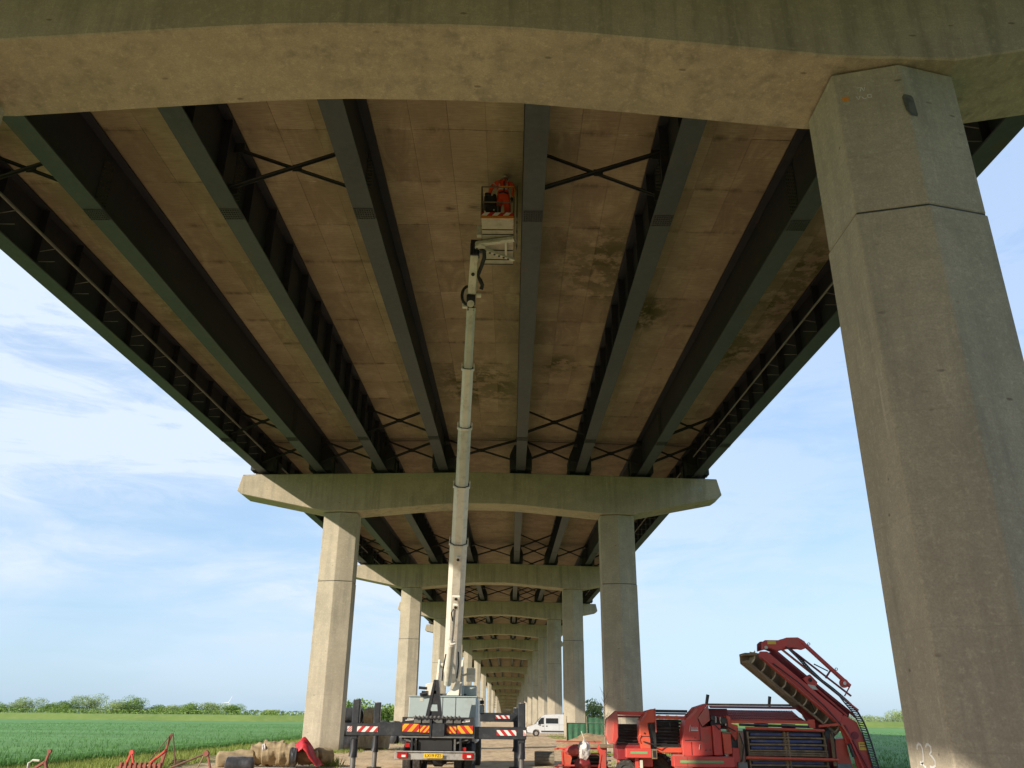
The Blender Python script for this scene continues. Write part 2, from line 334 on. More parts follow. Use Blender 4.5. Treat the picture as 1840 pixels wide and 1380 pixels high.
def make_pier(k):
    Y, H = PIER[k]; near = k in (2, 3, 4)
    lab = names.get(k) or ('hidden pier behind the photographer carrying the deck overhead' if k == 1 else 'farthest pier behind the photographer carrying the deck overhead' if k == 0 else
        'far concrete pier in the receding row seen between the columns of the nearer piers')
    p = thing('bridge_pier', lab, 'bridge pier', (XC, Y + .6, 0), 'concrete piers of the viaduct')
    y0, y1, v = Y, Y + 1.18, .27
    for sx in (-1, 1):
        a, b = (CI, CO) if sx > 0 else (-CO, -CI)
        def plan(s=1.0):
            cx, cy = (a + b) / 2, (y0 + y1) / 2
            pts = [(a, y0), ((a + b) / 2, y0 - v), (b, y0), (b, y1), ((a + b) / 2, y1 + v), (a, y1)]
            return [(XC + cx + (x - cx) * s, cy + (y - cy) * s) for x, y in pts]
        zj = 9.1 if H > 11 else H * .72
        m = MB().prism(plan(), 'xy', -.6, zj - .012)
        col = m.build('column', 'column_concrete', p, bev=.02)
        MB().prism(plan(.97), 'xy', zj - .012, zj + .02).build('construction_joint', 'bolt_paint', col)
        MB().prism(plan(.985), 'xy', zj + .02, H - .04 + min(0, TILT.get(k, 0) * sx * 8.3)).build('upper_section', 'column_concrete', col, bev=.02)
        MB().prism(plan(.88), 'xy', H - .06 + TILT.get(k, 0) * sx * 8.3, H + .01 + max(0, TILT.get(k, 0) * sx * 8.3)).build('bearing_recess', 'bolt_paint', col)
    prof = [(-BW + .05, H + BH), (-BW - .18, H + BH - 1.0), (-BW + .15, H + BH - 1.22), (-CO + .1, H - .02)] + arch(H) + [(CO - .1, H - .02), (BW - .15, H + BH - 1.22), (BW + .18, H + BH - 1.0), (BW - .05, H + BH)]
    prof += [(x, H + BH + .3 * (1 - abs(x) / BW)) for x in (9, 4.5, 0, -4.5, -9)]
    c = MB().loft([[(XC + x, yy, z + TILT.get(k, 0) * x) for x, z in prof] for yy in (Y - .36, Y + 1.45)]).build('crosshead', 'crosshead_concrete', p, bev=.03)
    if k >= 1 and k < 9:
        for gx in GX:
            MB().box(XC + gx - .35, XC + gx + .35, Y + .25, Y + .9, gz(k, gx) - .27, gz(k, gx) - .02).build('bearing', 'bolt_paint', c)
    return p
PO = [make_pier(k) for k in range(len(PIER))]
# writing and marks on the nearest pier and on the second crosshead
simple('chalk_white', (.72, .72, .70), (.6, .6, .58), .8); simple('faded_chalk', (.40, .42, .38), (.34, .35, .30), .9); simple('orange_mark', (.75, .30, .03), (.65, .25, .03), .7)
simple('patch_grey', (.13, .13, .11), (.08, .08, .07), .95, bumpd=.02, scale=9)
def stroke(pts, wd, mat, parent, nrm, name='painted_mark'):
    m = MB(); nrm = Vector(nrm)
    pts = [Vector(q) for q in pts]; L_ = []; R_ = []
    for i, q in enumerate(pts):
        d = (pts[min(i + 1, len(pts) - 1)] - pts[max(i - 1, 0)]).normalized(); s = d.cross(nrm).normalized() * wd / 2
        L_.append(q - s + nrm * .004); R_.append(q + s + nrm * .004)
    for i in range(len(pts) - 1):
        m.add([L_[i], R_[i], R_[i + 1], L_[i + 1]], [(0, 1, 2, 3)])
    return m.build(name, mat, parent)
XF = XC + CI
colR = [o for o in PO[2].children if o.name.startswith('column')][1]
def onface(pts, y0, z0, s): return [(XF, y0 - px * s * 1.75, z0 + pz * s) for px, pz in pts]
two = [(0, .72), (.03, .9), (.14, 1.0), (.26, .95), (.32, .78), (.31, .5), (.26, .25), (.16, .08), (.05, .06), (.06, .16), (.16, .12), (.28, -.02), (.38, -.06)]
three = [(.54, .85), (.6, .98), (.72, 1.0), (.84, .88), (.82, .68), (.7, .55), (.82, .46), (.95, .28), (.92, .06), (.75, -.03), (.6, .0)]
for g in (two, three): stroke(onface(g, 11.56, 1.275, .26), .03, 'chalk_white', colR, (-1, 0, 0), 'sprayed_digit')
stroke([(XF, 11.2, 1.19), (XF, 11.12, 1.17)], .05, 'orange_mark', colR, (-1, 0, 0))
nl = Vector((-.253, -.967, 0)).normalized()
fl = lambda u, z: (XF + .02 + u, 10.68 + .010 - u * .262, z)
stroke([fl(.14, 11.36), fl(.14, 11.27)], .1, 'orange_mark', colR, nl)
for g in ([(.33, 11.5), (.40, 11.5), (.37, 11.42)], [(.40, 11.5), (.43, 11.42), (.45, 11.49)], [(.30, 11.33), (.33, 11.26), (.36, 11.33)], [(.38, 11.31), (.41, 11.26), (.45, 11.27)], [(.47, 11.33), (.52, 11.33), (.52, 11.27), (.47, 11.27), (.47, 11.33)]):
    stroke([fl(a, b) for a, b in g], .012, 'chalk_white', colR, nl)
pm = MB()
def pr(u, z, d=0.006):
    return (XF + 1.03 + u, 10.425 + abs(u) * .262 - d, z)
rr = [(-.06, 11.17), (-.03, 11.22), (.10, 11.21), (.13, 11.16), (.15, 10.84), (.13, 10.79), (.02, 10.80), (-.04, 10.90)]
for half in ([(0, 11.215), (.10, 11.21), (.13, 11.16), (.15, 10.84), (.13, 10.79), (.02, 10.80), (0, 10.83)], [(0, 11.215), (-.03, 11.22), (-.06, 11.17), (-.05, 11.0), (-.04, 10.90), (0, 10.83)]): pm.add([pr(a, b, .012) for a, b in half], [tuple(range(len(half)))])
pm.build('patched_spall', 'patch_grey', colR)
t = text_obj('0428', .36, 'faded_chalk', PO[3], (XC + BW - 1.35, PIER[3][0] - .366, PIER[3][1] + BH - .62), (R(90), 0, 0), 'chalk_number')
def make_span(k):
    Ya, Yb = PIER[k][0] + .575, PIER[k + 1][0] + .575; vis = k in (2, 3); far = k >= 7
    ord_ = {0: 'rearmost', 1: 'overhead', 2: 'first', 3: 'second', 4: 'third', 5: 'fourth', 6: 'fifth'}
    lab = {2: 'near deck span of steel girders with the lift basket raised beneath it', 3: 'second deck span seen through the arch of the second pier',
           4: 'third deck span with its row of crossed braces above the third pier', 5: 'fourth deck span, a thin strip of girder ends above the fifth crosshead',
           1: 'deck span above and behind the photographer', 0: 'deck span farthest behind the photographer'}.get(k, 'far deck span of the receding viaduct seen under the nearer crossheads')
    sp = thing('deck_span', lab, 'bridge deck', (XC, (Ya + Yb) / 2, PIER[k][1] + 3), 'steel girder deck spans of the viaduct')
    L = Yb - Ya; ep = .0 if k == 0 else .03
    def zb(x, y): t = (y - Ya) / L; return gz(k, x) * (1 - t) + gz(k + 1, x) * t
    xs = [-14.9, -13.35, -9.9, -6, -2.3, 0, 2.3, 6, 9.9, 13.35, 14.9]; sl = MB()
    zo = 2.14 if vis and k == 2 else 2.1
    def prof(y): return [(XC + x, y, zb(min(max(x, -13.35), 13.35), y) + zo) for x in xs] + [(XC + x, y, zb(min(max(x, -13.35), 13.35), y) + 2.45) for x in reversed(xs)]
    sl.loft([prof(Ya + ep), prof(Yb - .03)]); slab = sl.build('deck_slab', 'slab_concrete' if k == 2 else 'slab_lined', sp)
    for sx in (-1, 1):
        e = MB(); x0, x1 = (14.55, 14.95) if sx > 0 else (-14.95, -14.55)
        def ps(y): z = zb(13.35, y); return [(XC + x0, y, z + 2.46), (XC + x1, y, z + 2.46), (XC + x1, y, z + 3.0), (XC + x0, y, z + 3.0)]
        e.loft([ps(Ya + ep), ps(Yb - .03)]).build('parapet', 'crosshead_concrete', sp)
    ng = GX
    for gi, gx in enumerate(ng):
        g = MB(); fwid, tf, d = .29, .05, 2.08
        def I(y):
            z = zb(gx, y); q = [(-fwid, 0), (fwid, 0), (fwid, tf), (-fwid, tf)]
            return [(XC + gx + a, y, z + b) for a, b in q]
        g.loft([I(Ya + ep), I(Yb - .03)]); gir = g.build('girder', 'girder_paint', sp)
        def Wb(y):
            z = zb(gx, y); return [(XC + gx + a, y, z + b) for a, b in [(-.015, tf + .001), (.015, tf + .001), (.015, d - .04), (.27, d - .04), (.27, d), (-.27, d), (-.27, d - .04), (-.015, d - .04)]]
        MB().loft([Wb(Ya + ep), Wb(Yb - .03)]).build('web', 'web_dark', gir)
        if far or k < 2: continue
        side = 1 if gi in (0, 2, 4, 6) else -1
        # transverse web stiffeners, inside faces of the braced bays
        n = int((L - 3) / 2.05); me = None; big = MB()
        for i in range(n):
            y = Ya + 2.2 + i * (L - 4.4) / (n - 1); z = zb(gx, y)
            if k == 2:
                if me is None:
                    me0 = MB().box(.0, .24, -.012, .012, 0, d - .1); o = me0.build('web_stiffener', 'web_dark', gir, local=True); me = o.data
                else: o = link_mesh('web_stiffener', me, gir, (0, 0, 0))
                o.location = Vector((XC + gx + .016 * side, y, z + tf + .002)) - rootloc(sp); o.scale = (side, 1, 1)
            else:
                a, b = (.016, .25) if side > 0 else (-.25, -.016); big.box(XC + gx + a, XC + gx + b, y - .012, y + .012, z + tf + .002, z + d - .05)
        if k != 2: big.build('web_stiffeners', 'web_dark', gir, kind='stuff')
        # jacking and bearing stiffeners at both ends
        for ye in (Ya, Yb):
            m = MB(); s = 1 if ye == Ya else -1
            for off, wv in ((.15, .66), (.55, .66), (.95, .66)):
                z = zb(gx, ye + s * off)
                for q in (-1, 1):
                    a, b = sorted((q * .02, q * wv)); m.prism([(XC + gx + q * .02, z + .052), (XC + gx + q * wv, z + .052), (XC + gx + q * wv, z + .98), (XC + gx + q * .4, z + 1.6), (XC + gx + q * .02, z + 1.5)], 'xz', ye + s * off - .02, ye + s * off + .02)
            for q in (-1, 1):
                z = zb(gx, ye + s * .5); a, b = sorted((q * .38, q * .47)); a, b = sorted((q * .60, q * .68)); m.box(XC + gx + a, XC + gx + b, min(ye + s * .18, ye + s * .92), max(ye + s * .18, ye + s * .92), z + .06, z + .9)
            m.build('bearing_stiffener', 'brace_paint', gir)
        # flange and web splices
        for off in (8.2, L - 7.6):
            y = Ya + off; z = zb(gx, y); ln = .26
            spl = MB().box(XC + gx - .27, XC + gx + .27, y - ln, y + ln, z - .028, z - .002).build('splice_plate', 'girder_paint', gir)
            if k == 2:
                b = MB()
                for i in range(5):
                    for j in range(8):
                        x_ = XC + gx - .235 + j * .067; y_ = y - .2 + i * .1
                        b.tube([(x_, y_, z - .028), (x_, y_, z - .055)], .024, 6)
                spl2 = b.build('splice_bolts', 'bolt_paint', spl if False else gir, kind='stuff')
            if k == 2 or gi in (1, 5):
                b = MB(); sd_ = 1 if gx < -1 else -1
                b.box(XC + gx + (.017 if sd_ > 0 else -.03), XC + gx + (.03 if sd_ > 0 else -.017), y - .3, y + .3, z + .2, z + 1.9)
                for i in range(14):
                    for j in range(4):
                        y_ = y - .24 + j * .16; z_ = z + .3 + i * .118; x_ = XC + gx + sd_ * .03; b.tube([(x_, y_, z_), (x_ + sd_ * .03, y_, z_)], .022, 5)
                b.build('web_splice', 'brace_paint', gir)
    if far: 
        return sp
    for row, offs in ((0, 7.6), (1, L - 7.2), (2, L - 1.3)):
        y = Ya + offs
        if k < 2: continue
        for bi in range(7):
            if row < 2 and bi % 2: continue
            xa, xb = GX[bi], GX[bi + 1]; za, zb_ = zb(xa, y), zb(xb, y); br = MB(); h0, h1 = .42, 1.82
            for (p0, p1, dy) in (((xa + .1, za + h0), (xb - .1, zb_ + h1), -.07), ((xa + .1, za + h1), (xb - .1, zb_ + h0), .07)):
                a = (XC + p0[0], y + dy, p0[1]); b = (XC + p1[0], y + dy, p1[1]); wb_ = .15 if dy < 0 else .11; br.beam(a, b, wb_, .015, (0, 1, 0)); br.beam(a, b, .015, wb_, (0, 1, 0))
            mx_ = XC + (xa + xb) / 2; mz = (za + zb_) / 2 + (h0 + h1) / 2; br.box(mx_ - .13, mx_ + .13, y - .01, y + .01, mz - .11, mz + .11)
            for xx, zz_ in ((xa, za), (xb, zb_)):
                q = 1 if xx == xa else -1
                for hh in (h0, h1):
                    e0, e1 = sorted((XC + xx + q * .02, XC + xx + q * .3)); br.box(e0, e1, y - .012, y + .012, zz_ + hh - .16, zz_ + hh + .16)
            br.build('cross_brace', 'brace_paint', sp)
        # bottom chord near the bearing rows
    # service pipes with hangers on the inner face of both edge girders
    if k >= 2:
        for gx, q in ((GX[0], 1), (GX[7], -1)):
            for j, (dx, dz) in enumerate(((.42, .95), (.50, .84))):
                pts = [(XC + gx + q * dx, y, zb(gx, y) + dz) for y in (Ya + 1.0, Yb - 2.2)]
                MB().tube(pts, .035, 8).build('service_pipe', 'pipe_metal', sp)
            y = Ya + 2.4
            hg = MB()
            while y < Yb - 2.5:
                z = zb(gx, y); hg.tube([(XC + gx + q * .0, y, z + .66), (XC + gx + q * .56, y, z + .78)], .014, 5); hg.tube([(XC + gx + q * .1, y, z + .3), (XC + gx + q * .62, y, z + .3)], .012, 5); y += 2.25
            hg.build('pipe_hangers', 'pipe_metal', sp, kind='stuff')
    if k == 2:
        # formwork boards of the soffit, each with its own tone
        cache = {}
        for bi in range(7):
            xa, xb = GX[bi] + .28, GX[bi + 1] - .28; nc = 4 if bi == 3 else 3; cw = (xb - xa) / nc
            for ci in range(nc):
                for ri in range(13):
                    ya = 15.9 + ri * 2.5; yb = min(ya + 2.5, Yb - .1); x0 = xa + ci * cw + .004; x1 = xa + (ci + 1) * cw - .004; xm = (x0 + x1) / 2; ym = (ya + yb) / 2
                    dz = random.uniform(-.006, .006)
                    def zt(x, y): return zb(x, y) + 2.1 + dz
                    m = MB(); c4 = [(x0, ya + .005), (x1, ya + .005), (x1, yb - .004), (x0, yb - .004)]
                    m.add([(XC + x, y, zt(x, y)) for x, y in c4] + [(XC + x, y, zt(x, y) + .034 - dz) for x, y in c4], [(0, 3, 2, 1), (4, 5, 6, 7), (0, 1, 5, 4), (1, 2, 6, 5), (2, 3, 7, 6), (3, 0, 4, 7)])
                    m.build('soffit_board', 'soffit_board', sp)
    return sp
def lined():
    m, nt, b = newmat('slab_lined'); co = coord(nt, 'world'); n = nz(nt, co, .6, 7, .65); n2 = nz(nt, co, 2.4, 8, .7, (1, .5, 1))
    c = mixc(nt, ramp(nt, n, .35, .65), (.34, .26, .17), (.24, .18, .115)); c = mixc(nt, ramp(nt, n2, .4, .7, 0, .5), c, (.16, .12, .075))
    s = nt.nodes.new('ShaderNodeSeparateXYZ'); nt.links.new(co, s.inputs[0])
    l = M_(nt, 'LESS_THAN', M_(nt, 'FRACT', M_(nt, 'MULTIPLY', s.outputs[1], .4)), .012)
    c = mixc(nt, M_(nt, 'MULTIPLY', l, .6), c, (.08, .06, .04)); nt.links.new(c, b.inputs['Base Color']); b.inputs['Roughness'].default_value = .92; MATS['slab_lined'] = m
lined()
for k in range(len(PIER) - 1): make_span(k)
# ------------------------------------------------------------------ ground, fields, bank
def sheet(name, x0, x1, y0, y1, z, mat, nx=1, ny=1, kind='structure'):
    m = MB()
    for i in range(nx + 1):
        for j in range(ny + 1): m.v.append((x0 + (x1 - x0) * i / nx, y0 + (y1 - y0) * j / ny, z))
    for i in range(nx):
        for j in range(ny):
            a = i * (ny + 1) + j; m.f.append((a, a + ny + 1, a + ny + 2, a + 1))
    return m.build(name, mat, None, kind=kind)
base = sheet('ground', -9000, 9000, -9000, 9000, -.02, 'bank_grass')
# dirt yard under the deck, gently uneven
m = MB(); nx, ny = 50, 500; X0, X1, Y0, Y1 = -15.6, 13.2, -80, 1000
for i in range(nx + 1):
    for j in range(ny + 1):
        x = X0 + (X1 - X0) * i / nx; y = Y0 + (Y1 - Y0) * (j / ny) ** 1.0
        h = .05 * noise.noise(Vector((x * .5, y * .25, 0))) + .03 * noise.noise(Vector((x * 1.7, y * .6, 3)))
        e = min(1, min(i, nx - i) / 3); m.v.append((x, y, .02 + h * e))
for i in range(nx):
    for j in range(ny):
        a = i * (ny + 1) + j; m.f.append((a, a + ny + 1, a + ny + 2, a + 1))
m.build('dirt_yard', 'dirt', None, kind='structure', smooth=True)
# crop sheets with an upright edge towards the yard
def crop(name, xe, xfar, ze):
    m = MB(); s = 1 if xfar < xe else -1; nyy = 160
    for j in range(nyy + 1):
        y = -90 + 306 * j / nyy; wv = .35 * noise.noise(Vector((y * .25, xe, 0)))
        m.v += [(xe + wv, y, -.02), (xe + wv - s * .12, y, ze - .16), (xe + wv - s * .5, y, ze - .05), (xe - s * 8, y, ze), (xfar, y, ze)]
    for j in range(nyy):
        for q in range(4):
            a = j * 5 + q; m.f.append((a, a + 1, a + 6, a + 5))
    m.build(name, 'crop_sheet', None, kind='structure')
crop('crop_field', -16.3, -700, .42); crop('crop_field', 13.6, 700, .42)
def blades(name, mat, pts, h, wd, lean=.35, n=3):
    P = np.array(pts); K = len(P) * n; P = np.repeat(P, n, axis=0); rng = np.random.default_rng(3 + len(pts))
    P = P + np.c_[rng.normal(0, .05, (K, 2)), np.zeros(K)]; ang = rng.uniform(0, 2 * np.pi, K); hh = h * rng.uniform(.55, 1.25, K) * (P[:, 3] if P.shape[1] > 3 else 1) if False else h * rng.uniform(.55, 1.25, K)
    dx, dy = np.cos(ang) * wd / 2, np.sin(ang) * wd / 2; lx, ly = rng.normal(0, lean, K) * hh, rng.normal(0, lean, K) * hh
    A = P + np.c_[dx, dy, np.zeros(K)]; B = P - np.c_[dx, dy, np.zeros(K)]; T = P + np.c_[lx, ly, hh]
    V = np.stack([A, B, T], 1).reshape(-1, 3); F = np.arange(K * 3).reshape(-1, 3)
    me = bpy.data.meshes.new(name); me.from_pydata(V.tolist(), [], F.tolist()); me.materials.append(MT[mat]); o = bpy.data.objects.new(name, me); COL.objects.link(o); o['kind'] = 'stuff'; return o
rng = np.random.default_rng(5)
def scatter(n, x0, x1, y0, y1, z, pw=1.6):
    y = y0 + (y1 - y0) * rng.uniform(0, 1, n) ** pw; x = rng.uniform(x0, x1, n); return np.c_[x, y, np.full(n, z)]
pts = np.vstack([scatter(26000, -75, -16.4, 26, 150, .34), scatter(16000, -19, -16.1, 26, 110, .2), scatter(3500, 13.7, 16, 30, 100, .2), scatter(14000, 14, 60, 32, 130, .34)])
blades('crop_leaves', 'crop_blade', pts, .2, .03)
pts = [p for p in np.vstack([scatter(16000, -16.6, -11.6, 26, 120, .01, 1.4)]) if noise.noise(Vector((p[0] * .5, p[1] * .3, 1))) + (-p[0] - 13.2) * .35 > -.05]
blades('verge_grass', 'weed', np.array(pts), .24, .035, .3)
pts = []
for _ in range(7000):
    x, y = rng.uniform(-13, 11), rng.uniform(30, 110)
    if noise.noise(Vector((x * .35, y * .12, 7))) > .18 and not (-6 < x < 4): pts.append((x, y, .02))
for cx, cy in ((XC - 8.3, 48), (XC + 8.3, 48), (XC - 8.3, 86), (XC + 8.3, 86)):
    for _ in range(500):
        a = rng.uniform(0, 6.28); r = rng.uniform(1.2, 2.1); pts.append((cx + math.cos(a) * r * 1.1, cy + .6 + math.sin(a) * r, .02))
blades('yard_weeds', 'weed', np.array(pts), .17, .03, .35)
pts = [(-6.9, 34.5 + rng.normal(0, .3), .03) for _ in range(60)]
blades('yellow_weed', 'weed', np.array([(x + rng.normal(0, .22), y, z) for x, y, z in pts]), .35, .04, .3)
# grass flood bank across the fields
m = MB(); prof = [(216, -.05), (219, .5), (222.5, 1.85), (226, 1.95), (232, .2)]; nn = 180
for i in range(nn + 1):
    x = -900 + 1800 * i / nn
    for y, z in prof: m.v.append((x, y + .6 * noise.noise(Vector((x * .05, 0, 0))), z + .12 * noise.noise(Vector((x * .07, y, 0)))))
for i in range(nn):
    if -30 < -900 + 1800 * i / nn < 25: continue
    for q in range(4): a = i * 5 + q; m.f.append((a, a + 5, a + 6, a + 1))
m.build('flood_bank', 'bank_grass', None, kind='structure')
# ------------------------------------------------------------------ trees
simple('bark', (.09, .07, .05), (.06, .045, .035), .9, scale=6)
def crown_mesh(rx, ry, h, n, leaf, seed, base=.12):
    rg = random.Random(seed); V = []; F = []
    lobes = [(rg.uniform(-.6, .6) * rx, rg.uniform(-.6, .6) * ry, rg.uniform(.3, .8) * h, rg.uniform(.28, .5)) for _ in range(11)] + [(0, 0, .72 * h, .42)]
    for i in range(n):
        lx, ly, lz, lr = lobes[rg.randrange(len(lobes))]
        th, ph = rg.uniform(0, 6.283), math.acos(rg.uniform(-1, 1)); rr = lr * (rg.random() ** .33)
        p = Vector((lx + rr * rx * math.sin(ph) * math.cos(th) * 1.25, ly + rr * ry * math.sin(ph) * math.sin(th) * 1.2, max(base * h * rg.random(), lz + rr * h * .62 * math.cos(ph))))
        if noise.noise(p * (1.6 / max(1, h / 4))) < -.28: continue
        a = Vector((rg.gauss(0, 1), rg.gauss(0, 1), rg.gauss(0, 1))).normalized(); b = a.orthogonal().normalized(); c = a.cross(b); s = leaf * rg.uniform(.5, 1.3)
        o = len(V); V += [p + b * s, p + c * s * .7, p - b * s, p - c * s * .6]; F.append((o, o + 1, o + 2, o + 3))
    return V, F
def tree(px, py, rx, h, mat, label, n=900, leaf=.3, seed=1, name='leafy_tree', cat='tree', group=None, ry=None, base=.12):
    t = thing(name, label, cat, (px, py, 0), group)
    V, F = crown_mesh(rx, ry or rx, h, n, leaf, seed, base); MB().add(V, F).build('crown', mat, t, local=True)
    rg = random.Random(seed + 99); b = MB(); b.tube([(0, 0, -.2), (.05, 0, h * .35), (.0, .1, h * .7)], [h * .035, h * .025, h * .01], 7)
    for i in range(5):
        a = rg.uniform(0, 6.28); z0 = rg.uniform(.2, .5) * h; b.tube([(0, 0, z0), (math.cos(a) * rx * .3, math.sin(a) * rx * .3, z0 + h * .15), (math.cos(a) * rx * .6, math.sin(a) * rx * .6, z0 + h * .3)], [h * .014, h * .009, h * .004], 5)
    b.build('trunk', 'bark', t, local=True); return t
G1 = 'trees along the flood bank'
TL = [(-145, 245, 5, 5.6, 'leaf_mid', 'rounded tree furthest left on the bank skyline'), (-139, 250, 5.5, 7.0, 'leaf_pale', 'pale green tree second from the left on the bank skyline'),
      (-131, 252, 5, 5.6, 'leaf_mid', 'low rounded tree between the two taller pale trees on the left skyline'), (-125, 246, 4.2, 6.0, 'leaf_mid', 'bushy tree just left of the tallest tree on the bank'),
      (-120, 250, 6, 8.0, 'leaf_pale', 'tallest pale tree of the left skyline'), (-112, 247, 4.5, 6.4, 'leaf_pale', 'pale tree right beside the tallest one on the bank'), (-106.5, 250, 5, 7.2, 'leaf_mid', 'pointed mid green tree at the right end of the left clump'),
      (-101, 252, 4, 5.0, 'leaf_mid', 'small dark tree closing the left clump before the gap'), (-95, 250, 4.6, 5.0, 'leaf_pale', 'first pale bush right of the gap in the skyline'), (-90, 247, 4.5, 5.7, 'leaf_mid', 'mid green tree on the left of the second clump'),
      (-84.5, 250, 4.8, 5.8, 'leaf_pale', 'pale broad tree in the middle of the second clump'), (-79, 252, 4.5, 5.2, 'leaf_mid', 'rounded tree at the right end of the second clump'), (-70, 255, 3, 3.8, 'leaf_pale', 'lone small tree right of the second clump'),
      (-63, 420, 9, 6.5, 'leaf_far', 'dark distant tree next to the left column of the second pier'), (-75, 430, 6, 4.2, 'leaf_far', 'little distant tree near the wind turbine')]
for i, (x, y, r, h, mt, lb) in enumerate(TL): tree(x, y, r * .9, h * .9, mt, lb, 9000, .13, 10 + i, group=G1)
TR = [(88, 250, 5, 4.4, 'leaf_far', 'hazy tree above the web chain of the red harvester'), (97, 255, 5, 4.6, 'leaf_far', 'hazy grey green tree right of the harvester on the right skyline'), (104, 250, 5, 3.6, 'leaf_pale', 'low pale bush on the right bank left of the tall one'),
      (111, 248, 5.0, 5.0, 'leaf_pale', 'tallest pale tree on the right skyline near the near column'), (119, 252, 5, 4.4, 'leaf_far', 'hazy tree touching the near column on the right skyline'), (80, 262, 5, 4.0, 'leaf_far', 'low hazy tree seen under the harvester elevator'), (127, 255, 6, 4.2, 'leaf_mid', 'tree on the right bank hidden in part by the near column')]
for i, (x, y, r, h, mt, lb) in enumerate(TR): tree(x, y, r, h, mt, lb, 5500, .13, 60 + i, group=G1)
tree(-25.8, 150, 5.6, 4.9, 'leaf_mid', 'broad green willow between the left columns of the second and third piers', 3200, .22, 31)
tree(-29.5, 158, 4, 3.9, 'leaf_pale', 'pale bush left of the willow behind the stacked bales', 1500, .22, 32)
tree(-21, 152, 3.5, 4.2, 'leaf_mid', 'leafy bush at the right edge of the willow by the third pier', 1500, .22, 35)
tree(9.7, 104, 2.4, 4.0, 'leaf_pale', 'round green bush above the green netting fence', 2600, .13, 33, cat='bush', name='green_bush')
m = MB(); rg = random.Random(4)
for i in range(9000):
    x = rg.uniform(-160, -55); z = abs(rg.gauss(0, 1.1)) * (1 + .5 * noise.noise(Vector((x * .1, 0, 0)))) + 1.2; y = 240 + rg.uniform(-3, 6)
    a = Vector((rg.gauss(0, 1), rg.gauss(0, 1), rg.gauss(0, 1))).normalized(); b = a.orthogonal().normalized(); c = a.cross(b); s = rg.uniform(.1, .22); p = Vector((x, y, min(z, 3.0)))
    m.add([p + b * s, p + c * s, p - b * s, p - c * s], [(0, 1, 2, 3)])
m.build('scrub_hedge', 'leaf_mid', None, kind='stuff')
m = MB()
for i in range(7000):
    x = rg.uniform(60, 190); z = min(1.4 + abs(rg.gauss(0, .7)), 3.0); y = 242 + rg.uniform(-3, 6)
    a = Vector((rg.gauss(0, 1), rg.gauss(0, 1), rg.gauss(0, 1))).normalized(); b = a.orthogonal().normalized(); c = a.cross(b); s = rg.uniform(.1, .24); p = Vector((x, y, z))
    m.add([p + b * s, p + c * s, p - b * s, p - c * s], [(0, 1, 2, 3)])
m.build('scrub_hedge', 'leaf_far', None, kind='stuff')
m = MB()
for i in range(3000):
    x = rg.uniform(-420, 420); z = min(abs(rg.gauss(1.2, 1.6)) * (1 + .8 * noise.noise(Vector((x * .02, 0, 0)))), 5); y = 620 + rg.uniform(-10, 10)
    a = Vector((rg.gauss(0, 1), rg.gauss(0, 1), rg.gauss(0, 1))).normalized(); b = a.orthogonal().normalized(); c = a.cross(b); s = rg.uniform(.8, 1.8); p = Vector((x, y, z))
    m.add([p + b * s, p + c * s, p - b * s, p - c * s], [(0, 1, 2, 3)])
m.build('distant_treeline', 'leaf_far', None, kind='stuff')
# bare sapling beside the second pier
s = thing('bare_sapling', 'thin leafless sapling standing against the right column of the second pier', 'tree', (5.05, 46.5, 0)); m = MB(); rg = random.Random(8)
m.tube([(5.05, 46.5, 0), (5.0, 46.5, 1.6), (5.02, 46.5, 3.4)], [.04, .025, .006], 5)
for i in range(16):
    z = .9 + i * .14; q = rg.choice((-1, 1)); l = rg.uniform(.3, .8) * (1 - i / 26); m.tube([(5.02, 46.5, z), (5.02 + q * l * .5, 46.5 + rg.uniform(-.2, .2), z + l * .8), (5.02 + q * l * .8, 46.5 + rg.uniform(-.3, .3), z + l * 1.5)], [.014, .008, .003], 4)
m.build('branches', 'bark', s)
# wind turbine
simple('turbine_white', (.72, .74, .76), (.7, .72, .74), .5)
wt = thing('wind_turbine', 'tiny white wind turbine far off on the left horizon', 'wind turbine', (-965, 3000, 0)); MB().tube([(-965, 3000, 0), (-965, 3000, 43)], [1.6, .9], 10).build('tower', 'turbine_white', wt)
MB().beam((-965, 3002.5, 43.5), (-965, 2997, 43.5), 2, 2).build('nacelle', 'turbine_white', wt)
for i in range(3):
    a = R(25 + 120 * i); MB().beam((-965, 2996.5, 43.5), (-965 + 22 * math.sin(a), 2996.5, 43.5 + 22 * math.cos(a)), 2.0, .5, (0, 1, 0), .5, .2).build('blade', 'turbine_white', wt)
# ------------------------------------------------------------------ aerial lift truck
simple('lift_white', (.80, .75, .65), (.72, .67, .58), .45, scale=1.2, dirt=(.36, .31, .24), dirt_amt=.45)
simple('lift_cream', (.62, .60, .50), (.54, .52, .44), .5, scale=2, dirt=(.30, .27, .2), dirt_amt=.5)
simple('body_grey', (.40, .47, .47), (.36, .43, .43), .5, scale=.8, dirt=(.30, .32, .30), dirt_amt=.4)
simple('chassis_black', (.013, .014, .018), (.02, .021, .026), .5, scale=3, dirt=(.08, .07, .055), dirt_amt=.3)
simple('outrigger_black', (.018, .021, .026), (.026, .03, .036), .45, scale=2, dirt=(.10, .10, .10), dirt_amt=.35)
simple('rubber', (.025, .024, .023), (.035, .033, .03), .85, scale=6, dirt=(.16, .12, .08), dirt_amt=.5)
simple('alloy', (.45, .44, .41), (.38, .37, .35), .45, metal=.4, dirt=(.2, .17, .13))
simple('red_stripe', (.50, .02, .02), (.42, .02, .02), .5); simple('white_stripe', (.74, .72, .68), (.66, .64, .6), .5)
simple('amber_stripe', (.85, .38, .02), (.75, .32, .02), .5); simple('plate_yellow', (.75, .48, .02), (.68, .43, .02), .4); simple('ink', (.02, .02, .02), rough=.6)
